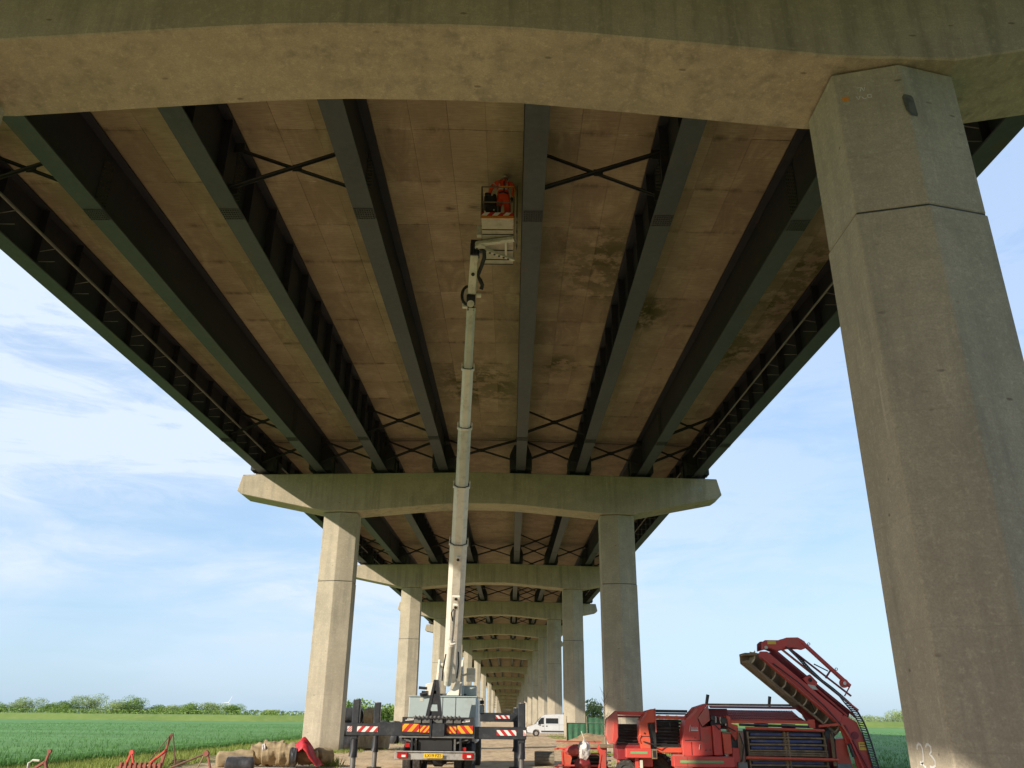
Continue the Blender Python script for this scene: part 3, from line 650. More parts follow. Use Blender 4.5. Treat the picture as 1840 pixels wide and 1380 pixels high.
simple('lamp_red', (.45, .012, .012), (.35, .01, .01), .2); simple('grey_steel', (.20, .20, .19), (.15, .15, .14), .5, metal=.5, dirt=(.12, .09, .06))
TX = -2.31
lift = thing('aerial_lift_truck', 'white aerial lift truck parked under the viaduct, outriggers down and telescopic boom raised', 'lift truck', (TX, 29.5, 0))
def tyre_mesh(r, wdt, rim=.55):
    return [(r * rim, -wdt / 2), (r * .9, -wdt / 2), (r, -wdt * .36), (r, wdt * .36), (r * .9, wdt / 2), (r * rim, wdt / 2)]
def wheel(parent, c, r, wdt, ax=(1, 0, 0), matr='alloy', lugs=0):
    o = MB().ring(c, ax, tyre_mesh(r, wdt) + [(r * rim_, -wdt / 2) for rim_ in (.55,)]).build('wheel', 'rubber', parent, smooth=True)
    m = MB().disc(c, ax, r * .56, wdt * .7, 18); m.disc(c, ax, r * .22, wdt * 1.02, 10); m.build('rim', matr, o)
    if lugs:
        m = MB(); ax = Vector(ax).normalized(); a = ax.orthogonal().normalized(); b = ax.cross(a)
        for i in range(lugs):
            for q in (-1, 1):
                t = 2 * math.pi * (i + (.5 if q > 0 else 0)) / lugs; d = a * math.cos(t) + b * math.sin(t); d2 = a * math.cos(t + .16) + b * math.sin(t + .16)
                m.beam(Vector(c) + d * r * 1.01 + ax * q * wdt * .04, Vector(c) + d2 * r * 1.0 + ax * q * wdt * .47, .05, .05, d)
        m.build('tread', 'rubber', o, kind='stuff')
    return o
# chassis
ch = MB()
for x in (-.45, .38): ch.box(TX + x, TX + x + .08, 27.9, 37.6, .78, 1.06)
for y in (28.3, 30.6, 33, 35.2): ch.box(TX - .44, TX + .44, y, y + .12, .82, 1.02)
ch.box(TX - 1.1, TX + 1.12, 27.95, 36.6, 1.1, 1.27); chas = ch.build('chassis', 'chassis_black', lift)
for y in (29.1, 30.5, 36.6):
    for sx in (-1, 1):
        c = (TX + sx * .98, y, .52); wheel(lift, c, .52, .28)
        if y < 36: wheel(lift, (TX + sx * .66, y, .52), .52, .26)
    MB().tube([(TX - .6, y, .55), (TX - .25, y, .55), (TX - .12, y, .55), (TX + .12, y, .55), (TX + .25, y, .55), (TX + .6, y, .55)], [.09, .1, .24, .24, .1, .09], 10).build('axle', 'chassis_black', lift, smooth=True)
MB().prism([(TX - .6, .98), (TX + .6, .98), (TX + .22, .62), (TX - .12, .52)], 'xz', 28.3, 28.5).build('axle_bracket', 'chassis_black', lift)
for sx in (-1, 1):
    m = MB(); m.prism([(TX + sx * .62 - .33, 1.02), (TX + sx * .62 + .33, 1.02), (TX + sx * .62 + .33, 1.06), (TX + sx * .62 - .33, 1.06)], 'xz', 28.5, 31.1); m.build('mudguard', 'chassis_black', lift)
# rear face: dark panel, chevrons, script, slots
MB().box(TX - 1.1, TX + 1.16, 27.86, 27.98, 1.28, 1.80).build('rear_panel', 'chassis_black', lift)
def chev(x0, x1, z0, z1, y, sgn, ma, mb, parent, n=3, name='chevron_panel'):
    base = MB().box(x0, x1, y - .012, y, z0, z1).build(name, ma, parent); m = MB(); wd_ = (x1 - x0) / n; sl = (z1 - z0) * .9
    for i in range(-1, int(n) + 2):
        xa = x0 + i * wd_; q = [(xa, z0), (xa + wd_ * .5, z0), (xa + wd_ * .5 + sl * sgn, z1), (xa + sl * sgn, z1)]
        # clip to the board
        def clip(poly, f, inter):
            r = []
            for a_, b_ in zip(poly, poly[1:] + poly[:1]):
                fa, fb = f(a_), f(b_)
                if fa: r.append(a_)
                if fa != fb: r.append(inter(a_, b_))
            return r
        for lim, s in ((x0, 1), (x1, -1)):
            if not q: break
            q = clip(q, lambda p: (p[0] - lim) * s >= 0, lambda a_, b_: (lim, a_[1] + (b_[1] - a_[1]) * (lim - a_[0]) / (b_[0] - a_[0])))
        if len(q) >= 3: m.add([(px, y - .015, pz) for px, pz in q], [tuple(range(len(q)))])
    if m.f: m.build('stripes', mb, base)
    return base
chev(TX - 1.08, TX - .55, 1.37, 1.60, 27.855, 1, 'amber_stripe', 'red_stripe', lift, 1.8); chev(TX - .52, TX - .20, 1.35, 1.55, 27.85, 1, 'amber_stripe', 'red_stripe', lift, 2)
chev(TX + .32, TX + .62, 1.33, 1.53, 27.85, -1, 'amber_stripe', 'red_stripe', lift, 2); chev(TX + .65, TX + 1.14, 1.33, 1.56, 27.855, -1, 'amber_stripe', 'red_stripe', lift, 1.8)
for x0 in (TX - .94, TX + .84):
    m = MB(); zz_ = 1.70 if x0 < TX else 1.66
    m.beam((x0 - .06, 27.85, zz_), (x0 + .2, 27.85, zz_ + .02), .012, .022); 
    for i in range(5): m.beam((x0 + i * .042, 27.848, zz_ + .02), (x0 + i * .042 + .03, 27.848, zz_ + .075), .012, .016)
    m.build('maker_script', 'white_stripe', lift)
for x0, x1 in ((TX - .72, TX - .5), (TX - .46, TX - .22), (TX - .12, TX + .18), (TX + .3, TX + .5), (TX + .54, TX + .76)):
    MB().box(x0, x1, 27.8, 27.95, 1.62, 1.74).build('outrigger_slot', 'grey_steel', lift, bev=.01)
MB().box(TX - .14, TX + .26, 27.7, 27.86, 1.22, 1.62).build('centre_box', 'outrigger_black', lift, bev=.015)
MB().box(TX - .22, TX - .15, 27.68, 27.86, 1.2, 1.72).build('centre_post', 'chassis_black', lift)
MB().box(TX - 1.15, TX + 1.18, 27.7, 27.95, 1.2, 1.245).build('tail_rail', 'grey_steel', lift)
m = MB(); m.tube([(TX - .75, 27.75, 1.80), (TX + .75, 27.75, 1.80)], .02, 6)
for i in range(12): m.tube([(TX - .7 + i * .125, 27.72, 1.78), (TX - .66 + i * .125, 27.7, 1.83)], .03, 6)
m.build('hydraulic_lines', 'grey_steel', lift, kind='stuff')
# under-run bar with lamps and plate
br = MB().box(-3.55, -1.06, 27.55, 27.63, .58, .80).build('under_run_bar', 'alloy', lift, bev=.015)
MB().box(-3.52, -1.09, 27.50, 27.56, .80, .83).build('bar_lip', 'alloy', lift)
for sx in (-1, 1):
    cx = -3.30 if sx < 0 else -1.29
    l = MB().box(cx - .17, cx + .17, 27.46, 27.55, .62, .78).build('tail_light', 'lamp_red', lift, bev=.02); MB().box(cx - .02, cx + .1, 27.45, 27.462, .66, .72).build('reversing_lens', 'white_stripe', l)
    MB().box(cx - sx * 0 + (.22 if sx < 0 else -.28), cx + (.28 if sx < 0 else -.22), 27.6, 27.9, .6, 1.2).build('bar_stay', 'chassis_black', lift)
MB().box(TX - .95, TX - .80, 27.66, 27.7, .93, 1.05).build('reflector', 'lamp_red', lift); MB().box(TX + .78, TX + .95, 27.66, 27.7, .84, .94).build('reflector', 'lamp_red', lift)
pl = MB().box(-2.64, -2.06, 27.45, 27.47, .63, .77).build('number_plate', 'plate_yellow', lift, bev=.004)
text_obj('LX19 FZS', .125, 'ink', pl, (-2.35, 27.447, .70), (R(90), 0, 0), 'registration')
m = MB(); m.beam((TX - 1.0, 27.8, 1.16), (TX - .62, 27.8, 1.04), .05, .05); m.beam((TX + 1.0, 27.8, 1.16), (TX + .6, 27.8, 1.04), .05, .05); m.box(TX - .66, TX - .6, 27.75, 27.85, .84, 1.18); m.box(TX + .56, TX + .62, 27.75, 27.85, .84, 1.18); m.tube([(TX - .8, 27.8, .9), (TX - .7, 27.78, .98), (TX - .72, 27.8, 1.1)], .02, 6); m.build('recess_brackets', 'grey_steel', lift, kind='stuff')
MB().box(TX - .55, TX + .5, 27.8, 28.2, .84, 1.18).build('rear_recess', 'ink', lift)
# grey body box with black boom rest
bx = MB().box(-3.42, -1.15, 29.5, 31.3, 1.28, 2.46).build('body_box', 'body_grey', lift, bev=.02)
MB().box(-3.44, -1.13, 29.46, 31.3, 2.44, 2.47).build('box_lid', 'body_grey', bx); MB().box(-3.05, -2.93, 29.492, 29.5, 2.3, 2.4).build('sticker', 'lift_cream', bx)
for x in (-2.29, -1.85): MB().box(x, x + .012, 29.49, 29.5, 1.3, 2.44).build('box_seam', 'chassis_black', bx)
m = MB(); m.prism([(-2.74, 1.72), (-2.62, 1.72), (-2.44, 2.85), (-2.47, 2.92), (-2.50, 2.92)], 'xz', 28.2, 28.5); m.prism([(-2.30, 1.72), (-2.18, 1.72), (-2.36, 2.92), (-2.40, 2.92), (-2.44, 2.85)], 'xz', 28.2, 28.5)
m.box(-2.5, -2.37, 28.22, 28.48, 2.5, 2.93); m.prism([(-2.62, 2.18), (-2.27, 2.18), (-2.37, 2.6), (-2.50, 2.6)], 'xz', 28.22, 28.48); m.box(-2.66, -2.24, 28.25, 28.45, 1.72, 1.98)
m.build('boom_rest', 'chassis_black', lift)
MB().prism([(-2.56 + .0, 2.02)] + [(-2.455 + .10 * math.cos(t), 2.03 + .12 * math.sin(t)) for t in [math.pi - i * math.pi / 8 for i in range(9)]], 'xz', 28.18, 28.24).build('rest_plate', 'body_grey', lift)
m = MB(); m.tube([(-3.05, 29.4, 2.5), (-2.8, 29.4, 2.55)], .05, 8); m.tube([(-3.1, 29.4, 2.72), (-2.82, 29.4, 2.70)], .045, 8); m.box(-3.0, -2.8, 29.4, 29.8, 2.46, 2.62); m.build('hose_swivel', 'chassis_black', lift)
# outriggers
def outrig(y, xo, xi, z0, z1, ztop, jx, stripes, nm=''):
    a, b_ = sorted((xo, xi)); o = MB().box(a, b_, y, y + .32, z0, z1).build('outrigger_beam', 'outrigger_black', lift, bev=.015)
    y = y + .17; s = MB().box(jx - .115, jx + .115, y - .115, y + .115, z0 - .12, ztop).build('jack_housing', 'outrigger_black', lift, bev=.03); MB().disc((jx, y, ztop), (0, 0, 1), .12, .03, 14).build('housing_cap', 'grey_steel', s)
    l = MB().tube([(jx, y, .1), (jx, y, z0)], .085, 14).build('jack_leg', 'grey_steel', lift, smooth=True)
    MB().tube([(jx - .02, y, .62), (jx, y, .78), (jx, y, z0 - .1)], [.14, .115, .11], 10).build('jack_sleeve', 'chassis_black', l, smooth=True)
    MB().disc((jx, y, .08), (0, 0, 1), .27, .07, 16).build('foot_pad', 'outrigger_black', l)
    for x0, x1, sg in stripes: chev(x0, x1, z0 + .11, z1 - .09, y - .173, sg, 'white_stripe', 'red_stripe', o, 2.6, 'warning_strip')
outrig(28.0, -5.18, -3.38, 1.24, 1.60, 2.30, -4.93, [(-5.15, -5.0, 1), (-4.84, -4.18, 1)])
outrig(28.0, .52, -1.12, 1.17, 1.53, 2.24, .37, [(-.42, .2, -1), (.42, .51, -1)])
outrig(32.4, -5.0, -3.4, 1.30, 1.62, 2.28, -4.92, [])
outrig(33.4, .30, -1.15, 1.66, 1.98, 2.16, .24, [(-.55, -.02, -1)])
# cab beyond the body, mostly hidden
cb = MB().prism([(34.0, .9), (36.9, .9), (37.9, 1.0), (37.9, 1.5), (37.3, 2.45), (34.0, 2.5)], 'yz', TX - 1.1, TX + 1.05).build('cab', 'lift_white', lift, bev=.04)
MB().prism([(37.93, 1.52), (37.36, 2.4), (37.34, 2.4), (37.9, 1.52)], 'yz', TX - 1.0, TX + .95).build('windscreen', 'ink', cb)
mr = MB().box(-1.1, -.94, 31.6, 31.68, 1.92, 2.22).build('wing_mirror', 'chassis_black', lift, bev=.02); MB().box(-1.085, -.955, 31.59, 31.6, 1.95, 2.19).build('mirror_glass', 'body_grey', mr)
MB().box(-1.1, -.95, 31.6, 31.7, 2.25, 2.38).build('small_mirror', 'chassis_black', lift, bev=.02); MB().tube([(-1.2, 31.7, 2.47), (-1.02, 31.7, 2.45), (-1.02, 31.7, 1.9)], .018, 6).build('mirror_arm', 'chassis_black', lift)
# turret
tu = MB().disc((-2.05, 30.6, 2.5), (0, 0, 1), .55, .12, 24).build('slew_ring', 'chassis_black', lift)
MB().prism([(-2.94, 2.5), (-2.50, 2.5), (-2.50, 2.93), (-2.58, 2.95), (-2.94, 2.86)], 'xz', 30.1, 31.0).build('valve_box', 'lift_white', lift, bev=.015)
MB().box(-1.95, -1.2, 30.4, 31.0, 2.5, 2.84).build('control_box', 'body_grey', lift, bev=.015); MB().box(-1.97, -1.62, 30.2, 30.42, 2.5, 2.82).build('side_box', 'body_grey', lift, bev=.01)
pb = MB().box(-1.54, -1.24, 30.2, 30.5, 2.96, 3.4).build('operator_cabinet', 'lift_white', lift, bev=.01); MB().box(-1.53, -1.25, 30.19, 30.2, 3.18, 3.38).build('cabinet_door', 'lift_cream', pb); MB().beam((-1.75, 30.4, 3.15), (-1.5, 30.4, 3.22), .07, .07).build('cabinet_arm', 'lift_white', pb)
for sx, x in ((-1, -2.56), (1, -1.72)):
    MB().prism([(30.0, 2.5), (31.3, 2.5), (31.25, 3.2), (30.95, 3.7), (30.75, 3.72), (30.2, 3.0)], 'yz', x - .035, x + .035).build('turret_cheek', 'lift_white', lift, bev=.01)
MB().prism([(-2.2 + .0, 2.5), (-1.78, 2.5), (-1.75, 2.95), (-1.86, 3.0), (-1.98, 2.72), (-2.14, 2.6)], 'xz', 29.95, 30.05).build('turret_apron', 'lift_white', lift)
MB().disc((-2.5, 30.75, 3.52), (1, 0, 0), .09, .18, 12).build('pivot_pin', 'lift_cream', lift)
# telescopic boom
B0, B1 = Vector((-2.12, 30.85, 2.35)), Vector((-1.325, 22.4, 13.6)); bd = (B1 - B0).normalized()
ba = bd.cross(Vector((0, 1, 0))).normalized(); ba = Vector((1, 0, 0)) - bd * bd.x; ba.normalize(); bb = ba.cross(bd).normalized()
if bb.y > 0: bb = -bb       # bb points to the camera side
def bpt(t): return B0 + bd * t
LB = (B1 - B0).length
def at_z(z): return (z - B0.z) / bd.z
def oct_(c, w_, h_):
    k = .27; q = [(-.5, -.5 + k), (-.5, .5 - k), (-.5 + k, .5), (.5 - k, .5), (.5, .5 - k), (.5, -.5 + k), (.5 - k, -.5), (-.5 + k, -.5)]
    return [c + ba * a * w_ + bb * b_ * h_ for a, b_ in q]
cuts = [(at_z(3.1), at_z(7.22), .57, .62), (at_z(7.0), at_z(8.85), .485, .54), (at_z(8.6), at_z(10.45), .41, .46), (at_z(10.2), at_z(12.0), .34, .39), (at_z(11.8), LB - .05, .27, .31)]
for i, (t0, t1, w_, h_) in enumerate(cuts):
    if i == 0: secs = [oct_(bpt(t0 - .1), w_ * .7, h_ * .6), oct_(bpt(t0 + .35), w_, h_), oct_(bpt(t1), w_, h_)]
    else: secs = [oct_(bpt(t0), w_, h_), oct_(bpt(t1), w_, h_)]
    s = MB().loft(secs).build('boom_section', 'lift_cream' if i in (2, 4) else 'lift_white', lift)
    if i < 4:
        c = MB().loft([oct_(bpt(t1 - .05), w_ + .07, h_ + .07), oct_(bpt(t1 + .02), w_ + .07, h_ + .07)]); c.build('section_collar', 'lift_white', s)
        for q in (-1, 1):
            MB().beam(bpt(t1 - .02) + ba * q * (w_ / 2 + .02), bpt(t1 + .16) + ba * q * (w_ / 2 + .02), .03, .12, bb).build('wear_lug', 'lift_cream', s)
        MB().loft([oct_(bpt(t1 + .02), w_ - .01, h_ - .01), oct_(bpt(t1 + .03), w_ - .01, h_ - .01)]).build('collar_gap', 'chassis_black', s)
# lift ram and its brackets on the near face
front = lambda t, o, x=0: bpt(t) + bb * o + ba * x
m = MB().tube([Vector((-2.17, 29.85, 2.85)), front(at_z(4.4), .52, -.04)], .125, 14); ram = m.build('lift_ram', 'lift_cream', lift, smooth=True)
MB().tube([front(at_z(4.4), .52, -.04), front(at_z(5.45), .42, -.0)], .05, 10).build('ram_rod', 'alloy', ram, smooth=True); MB().disc(front(at_z(4.42), .52, -.04), bd, .14, .1, 14).build('ram_gland', 'lift_white', ram)
for z, w_ in ((5.5, .16), (5.75, .26), (6.9, .14)):
    c = front(at_z(z), .36, .03); MB().beam(c, c + bb * .12, w_, .16, bd).build('ram_bracket', 'lift_white', lift, bev=.01); MB().disc(c + bb * .13, bb, .05, .02, 10).build('bracket_pin', 'ink', lift)
m = MB(); m.tube([front(at_z(5.5), .44, .0), front(at_z(5.35), .52, -.1), front(at_z(5.1), .5, -.04)], .02, 6); m.tube([front(at_z(3.3), .4, .2), front(at_z(3.8), .5, .24), front(at_z(4.1), .36, .2)], .025, 6); m.tube([front(at_z(3.2), .4, -.3), front(at_z(3.6), .52, -.28), front(at_z(4.0), .34, -.22)], .025, 6)
m.build('hydraulic_hose', 'chassis_black', lift, smooth=True)
# knuckle and jib
K = Vector((-1.33, 22.25, 13.72))
kn = MB().disc(K, (1, 0, 0), .17, .26, 14); kn.beam(K - bd * .35, K + Vector((0, -.02, .45)), .2, .22); kn.build('knuckle', 'chassis_black', lift)
MB().disc(K + Vector((.0, -.16, -.22)), (0, 1, .6), .11, .1, 14).build('sheave', 'lift_cream', lift); MB().disc(K + Vector((.24, -.1, .1)), (1, 0, 0), .07, .14, 10).build('knuckle_pin', 'lift_white', lift)
m = MB(); arc = [K + Vector((-.10 - .18 * math.sin(t), -.1, .1 - .32 * math.cos(t))) for t in [i * math.pi / 8 for i in range(9)]]; m.tube(arc, .045, 8); m.build('hose_loop', 'ink', lift, smooth=True)
MB().box(K.x - .26, K.x - .1, K.y - .06, K.y + .06, K.z - .28, K.z + .34).build('hose_bracket', 'lift_white', lift, bev=.01)
J1 = Vector((-1.22, 21.55, 14.9)); jb = MB().beam(K + Vector((.02, -.02, .2)), J1, .24, .26, (0, 1, 0), .24, .28).build('jib', 'lift_white', lift, bev=.02)
md = K.lerp(J1, .58); jd = (J1 - K).normalized(); MB().disc(md + Vector((0, -.13, -.09)), (0, -.8, -.6), .055, .04, 12).build('jib_hole', 'ink', jb)
m = MB(); m.box(J1.x - .14, J1.x + .14, J1.y - .15, J1.y + .12, J1.z - .08, J1.z + .36); m.build('jib_head', 'chassis_black', lift, bev=.03)
m = MB()
for dx in (-.1, -.02, .07): m.tube([J1 + Vector((dx, -.18, -.1)), J1 + Vector((dx, -.22, .15)), J1 + Vector((dx + .08, -.1, .4))], .028, 6)
m.box(J1.x - .12, J1.x + .22, J1.y - .2, J1.y + .1, J1.z + .12, J1.z + .42); m.build('head_hoses', 'chassis_black', lift, smooth=True)
MB().tube([(-1.05, 21.4, 15.05), (-.93, 21.42, 14.95), (-.92, 21.5, 14.78), (-1.02, 21.75, 14.6), (-1.13, 21.9, 14.38), (-1.05, 21.95, 14.25), (-.98, 22.0, 14.1), (-1.02, 22.05, 13.98)], .062, 8).build('jib_hose', 'ink', lift, smooth=True)
# basket support arms under the floor
FZ = 15.2
m = MB(); m.beam((-1.15, 21.25, FZ - .10), (-.02, 20.95, FZ - .10), .16, .1); m.beam((-1.1, 21.4, FZ - .13), (-.02, 22.1, FZ - .12), .1, .09); m.beam((-.27, 21.0, FZ - .09), (-.27, 21.98, FZ - .09), .07, .07)
m.beam((-1.1, 21.05, FZ - .2), (-.45, 20.98, FZ - .16), .05, .06); m.disc((-1.05, 21.3, FZ - .12), (0, 0, 1), .16, .16, 14); arm = m.build('basket_arm', 'lift_cream', lift)
for i in range(6): MB().disc((-.9 + i * .14, 21.53 + i * .09, FZ - .185), (0, 0, 1), .035, .02, 10).build('arm_hole', 'ink', arm)
# basket
X0, X1, YN, YF = -.98, -.04, 20.0, 22.6
simple('floor_alloy', (.46, .41, .32), (.38, .34, .27), .5, scale=2, dirt=(.22, .19, .14), dirt_amt=.5)
bk = MB().box(X0, X1, YN, YF, FZ, FZ + .03).build('basket', 'floor_alloy', lift)
for y in (20.6, 20.85, 21.75, 22.3, 22.58): MB().box(X0 + .01, X1 - .01, y - .012, y + .012, FZ - .018, FZ).build('floor_joint', 'ink', bk)
m = MB()
for x in (X0, X1):
    for z in (FZ + .03, FZ + .55, FZ + 1.08): m.tube([(x, YN, z), (x, YF, z)], .022, 7)
    for i in range(7): y = YN + (YF - YN) * i / 6; m.tube([(x, y, FZ), (x, y, FZ + 1.08)], .02, 6)
for y in (YN, YF):
    for z in (FZ + .03, FZ + .55, FZ + 1.08): m.tube([(X0, y, z), (X1, y, z)], .022, 7)
m.tube([(-.5, YN, FZ), (-.5, YN, FZ + .55)], .018, 6); m.build('guard_rail', 'rail_brown' if 'rail_brown' in MT else simple('rail_brown', (.16, .13, .08), (.12, .1, .07), .5).name, bk)
simple('kick_orange', (.62, .27, .03), (.5, .2, .03), .5)
MB().box(X0 - .01, X1 + .01, YN - .03, YN - .004, FZ - .02, FZ + .17).build('kick_board', 'kick_orange', bk)
chev(X0, X1, FZ + .05, FZ + .16, YN - .034, 1, 'red_stripe', 'white_stripe', lift, 3, 'basket_warning_strip')
MB().tube([(-.45, YN - .01, FZ + 1.09), (X1 + .01, YN - .01, FZ + 1.09), (X1 + .02, YN, FZ + .75)], .028, 7).build('orange_rail', 'kick_orange', bk)
m = MB(); m.box(-.92, -.55, 20.18, 20.5, FZ + .55, FZ + .92); m.box(-.90, -.72, 20.16, 20.4, FZ + .9, FZ + 1.02); m.box(-.66, -.56, 20.2, 20.4, FZ + .88, FZ + 1.0); m.build('control_console', 'ink', bk, bev=.03)
m = MB().box(-.86, -.42, 20.1, 20.4, FZ + .1, FZ + .5).build('equipment_case', 'ink', bk, bev=.02); MB().disc((-.62, 20.09, FZ + .34), (0, 1, 0), .022, .02, 10).build('lens_glint', 'white_stripe', m)
MB().box(X0 - .16, X0 - .02, 20.9, 21.05, FZ + .0, FZ + .35).build('junction_box', 'lift_cream', bk)
m = MB()
for y in (20.3, 20.8, 21.6): m.tube([(X1 + .1, y, FZ + .0), (X1 + .1, y, FZ + 1.25)], .018, 6)
m.tube([(X1 + .1, 20.1, FZ + 1.2), (X1 + .1, 21.9, FZ + 1.2)], .018, 6); m.tube([(X1 + .1, 20.1, FZ + .1), (X1 + .1, 21.9, FZ + .1)], .018, 6); m.build('side_rack', 'grey_steel', bk)
# ------------------------------------------------------------------ worker in the basket
simple('overall_orange', (.9, .11, .025), (.8, .085, .02), .8, scale=5, bumpd=.02, fine=9); simple('reflective', (.62, .60, .58), (.5, .5, .5), .4); simple('skin', (.42, .24, .16), (.36, .2, .13), .6); simple('helmet_white', (.85, .85, .82), (.78, .78, .75), .35); simple('glove', (.03, .03, .03), rough=.8); simple('boot', (.03, .025, .02), rough=.7)
WX, WY, WZ = -.36, 20.42, FZ + .03
def skin_body(name, nodes, edges, mat, parent, root=0, sub=2):
    me = bpy.data.meshes.new(name); me.from_pydata([n_[0] for n_ in nodes], edges, []); o = bpy.data.objects.new(name, me); COL.objects.link(o)
    sk = o.modifiers.new('s', 'SKIN'); sk.use_smooth_shade = True; o.modifiers.new('u', 'SUBSURF').render_levels = sub; o.modifiers['u'].levels = sub
    if not me.skin_vertices: me.attributes  # layer is made by the modifier
    for i, n_ in enumerate(nodes):
        r = n_[1]; me.skin_vertices[0].data[i].radius = r if isinstance(r, tuple) else (r, r)
    me.skin_vertices[0].data[root].use_root = True
    dg = bpy.context.evaluated_depsgraph_get(); em = bpy.data.meshes.new_from_object(o.evaluated_get(dg)); bpy.data.objects.remove(o)
    em.materials.clear(); em.materials.append(MT[mat]); o2 = bpy.data.objects.new(name, em); COL.objects.link(o2); o2.parent = parent; return o2
person = thing('person', 'worker in orange overalls and pale helmet standing in the raised basket with back turned', 'person', (WX, WY, WZ))
P_ = lambda x, y, z: (x, y, z)
nodes = [((0, .02, .93), (.165, .13)), ((0, -.02, 1.12), (.15, .12)), ((.0, -.03, 1.32), (.185, .135)), ((.01, .01, 1.45), (.13, .1)), ((.03, .05, 1.53), (.06, .06)),
         ((-.09, .02, .84), (.115, .12)), ((-.15, -.05, .50), (.098, .10)), ((-.17, .0, .12), (.08, .08)), ((.11, .05, .84), (.115, .12)), ((.13, .05, .48), (.095, .10)), ((.15, .09, .12), (.065, .07)),
         ((-.21, -.02, 1.40), (.085, .08)), ((-.34, -.08, 1.20), (.062, .062)), ((-.40, .10, 1.06), (.048, .048)), ((.23, .02, 1.40), (.085, .08)), ((.33, -.04, 1.20), (.062, .062)), ((.26, .18, 1.10), (.048, .048))]
edges = [(0, 1), (1, 2), (2, 3), (3, 4), (0, 5), (5, 6), (6, 7), (0, 8), (8, 9), (9, 10), (2, 11), (11, 12), (12, 13), (2, 14), (14, 15), (15, 16)]
body = skin_body('body', nodes, edges, 'overall_orange', person)
hc = Vector((.045, .10, 1.63))
def ball(c, rx, ry, rz, n=14, mz=-1):
    secs = []
    for i in range(n + 1):
        t = -math.pi / 2 + math.pi * i / n; z = max(mz, math.sin(t)); secs.append([Vector(c) + Vector((rx * math.cos(t) * math.cos(2 * math.pi * k / 16) + 0, ry * math.cos(t) * math.sin(2 * math.pi * k / 16), rz * z)) for k in range(16)])
    return secs
hd = MB().loft(ball(hc, .078, .095, .115)); hd.loft([[hc + Vector((a * .018, .085 + dy, -.02 + z)) for a in (-1, 1, 1, -1)] for dy, z in ((0, .02), (.03, -.02))])
for q in (-1, 1): hd.loft(ball(hc + Vector((q * .08, 0, -.01)), .014, .025, .035, 6))
head = hd.build('head', 'skin', person, smooth=True, local=True)
for q in (-1, 1): MB().loft(ball(hc + Vector((q * .03, .09, .01)), .012, .008, .008, 6)).build('eye', 'ink', head, local=True)
MB().box(hc.x - .025, hc.x + .025, hc.y + .083, hc.y + .095, hc.z - .062, hc.z - .052).build('mouth', 'glove', head, local=True)
hm = MB().loft([[hc + Vector((.10 * math.cos(t) * math.cos(2 * math.pi * k / 18), .12 * math.cos(t) * math.sin(2 * math.pi * k / 18), .0 + .125 * math.sin(t))) for k in range(18)] for t in [i * math.pi / 2 / 7 for i in range(8)]])
hm.loft([[hc + Vector((.10 * s * math.cos(2 * math.pi * k / 18), (.12 * s + .012) * math.sin(2 * math.pi * k / 18) + (.03 if math.sin(2 * math.pi * k / 18) > 0 and s > 1 else 0), .0 + dz)) for k in range(18)] for s, dz in ((1, 0), (1.05, -.006), (1.05, .006), (1, .016))])
hm.build('helmet', 'helmet_white', person, smooth=True, local=True)
for (wx, wy, wz, q) in ((-.405, .135, 1.03, -1), (.25, .215, 1.085, 1)):
    hn = MB(); Wp = Vector((wx, wy, wz)); d = Vector((.05 * q, .9, -.42)).normalized(); sdv = d.cross(Vector((0, 0, 1))).normalized(); upn = sdv.cross(d)
    nd = [(Wp - d * .02, (.03, .026)), (Wp + d * .045, (.043, .018))]; ed = [(0, 1)]
    for j, (off, ln) in enumerate(((-.03, .062), (-.01, .072), (.011, .068), (.03, .052))):
        b0 = Wp + d * .085 + sdv * off; i0 = len(nd); nd += [(b0, (.009, .009)), (b0 + d * ln * .5 - upn * .012, (.0085, .0085)), (b0 + d * ln * .8 - upn * .036, (.0075, .0075))]; ed += [(1, i0), (i0, i0 + 1), (i0 + 1, i0 + 2)]
    b0 = Wp + d * .03 - sdv * q * .045; i0 = len(nd); nd += [(b0, (.011, .011)), (b0 + d * .045 - sdv * q * .012 - upn * .02, (.009, .009))]; ed += [(0, i0), (i0, i0 + 1)]
    skin_body('hand', [(tuple(p), r) for p, r in nd], ed, 'glove', person, 0, 1)
for q, x, y in ((-1, -.17, .03), (1, .15, .12)):
    MB().prism([(y - .10, .0), (y + .19, .0), (y + .19, .05), (y + .10, .09), (y + .05, .16), (y - .08, .16)], 'yz', x - .05, x + .05).build('boot', 'boot', person, bev=.018, local=True)
def band(c, rx, ry, h, nrm=(0, 0, 1), n=18):
    c = Vector(c); ax = Vector(nrm).normalized(); a = Vector((1, 0, 0)); a = (a - ax * a.dot(ax)).normalized(); b = ax.cross(a); secs = []
    for k in range(n + 1):
        t = 2 * math.pi * k / n; d = a * math.cos(t) * rx + b * math.sin(t) * ry; secs.append([c + d - ax * h / 2, c + d * 1.04 - ax * h / 2, c + d * 1.04 + ax * h / 2, c + d + ax * h / 2])
    return MB().loft(secs, False)
band((0, -.02, 1.13), .165, .14, .05).build('reflective_band', 'reflective', person, local=True)
for q in (-1, 1):
    m = MB(); pts_ = [(q * .10, -.145, 1.14), (q * .11, -.165, 1.28), (q * .12, -.14, 1.40), (q * .11, -.06, 1.475), (q * .10, .08, 1.42)]; m.tube(pts_, [.022] * 5, 6); m.build('shoulder_strap', 'reflective', person, smooth=True, local=True)
band((-.165, -.03, .36), .092, .096, .05, (.03, .1, 1)).build('reflective_band', 'reflective', person, local=True); band((.145, .065, .36), .09, .094, .05).build('reflective_band', 'reflective', person, local=True)
band((-.275, -.05, 1.30), .082, .08, .05, (.54, .25, .8)).build('reflective_band', 'reflective', person, local=True)
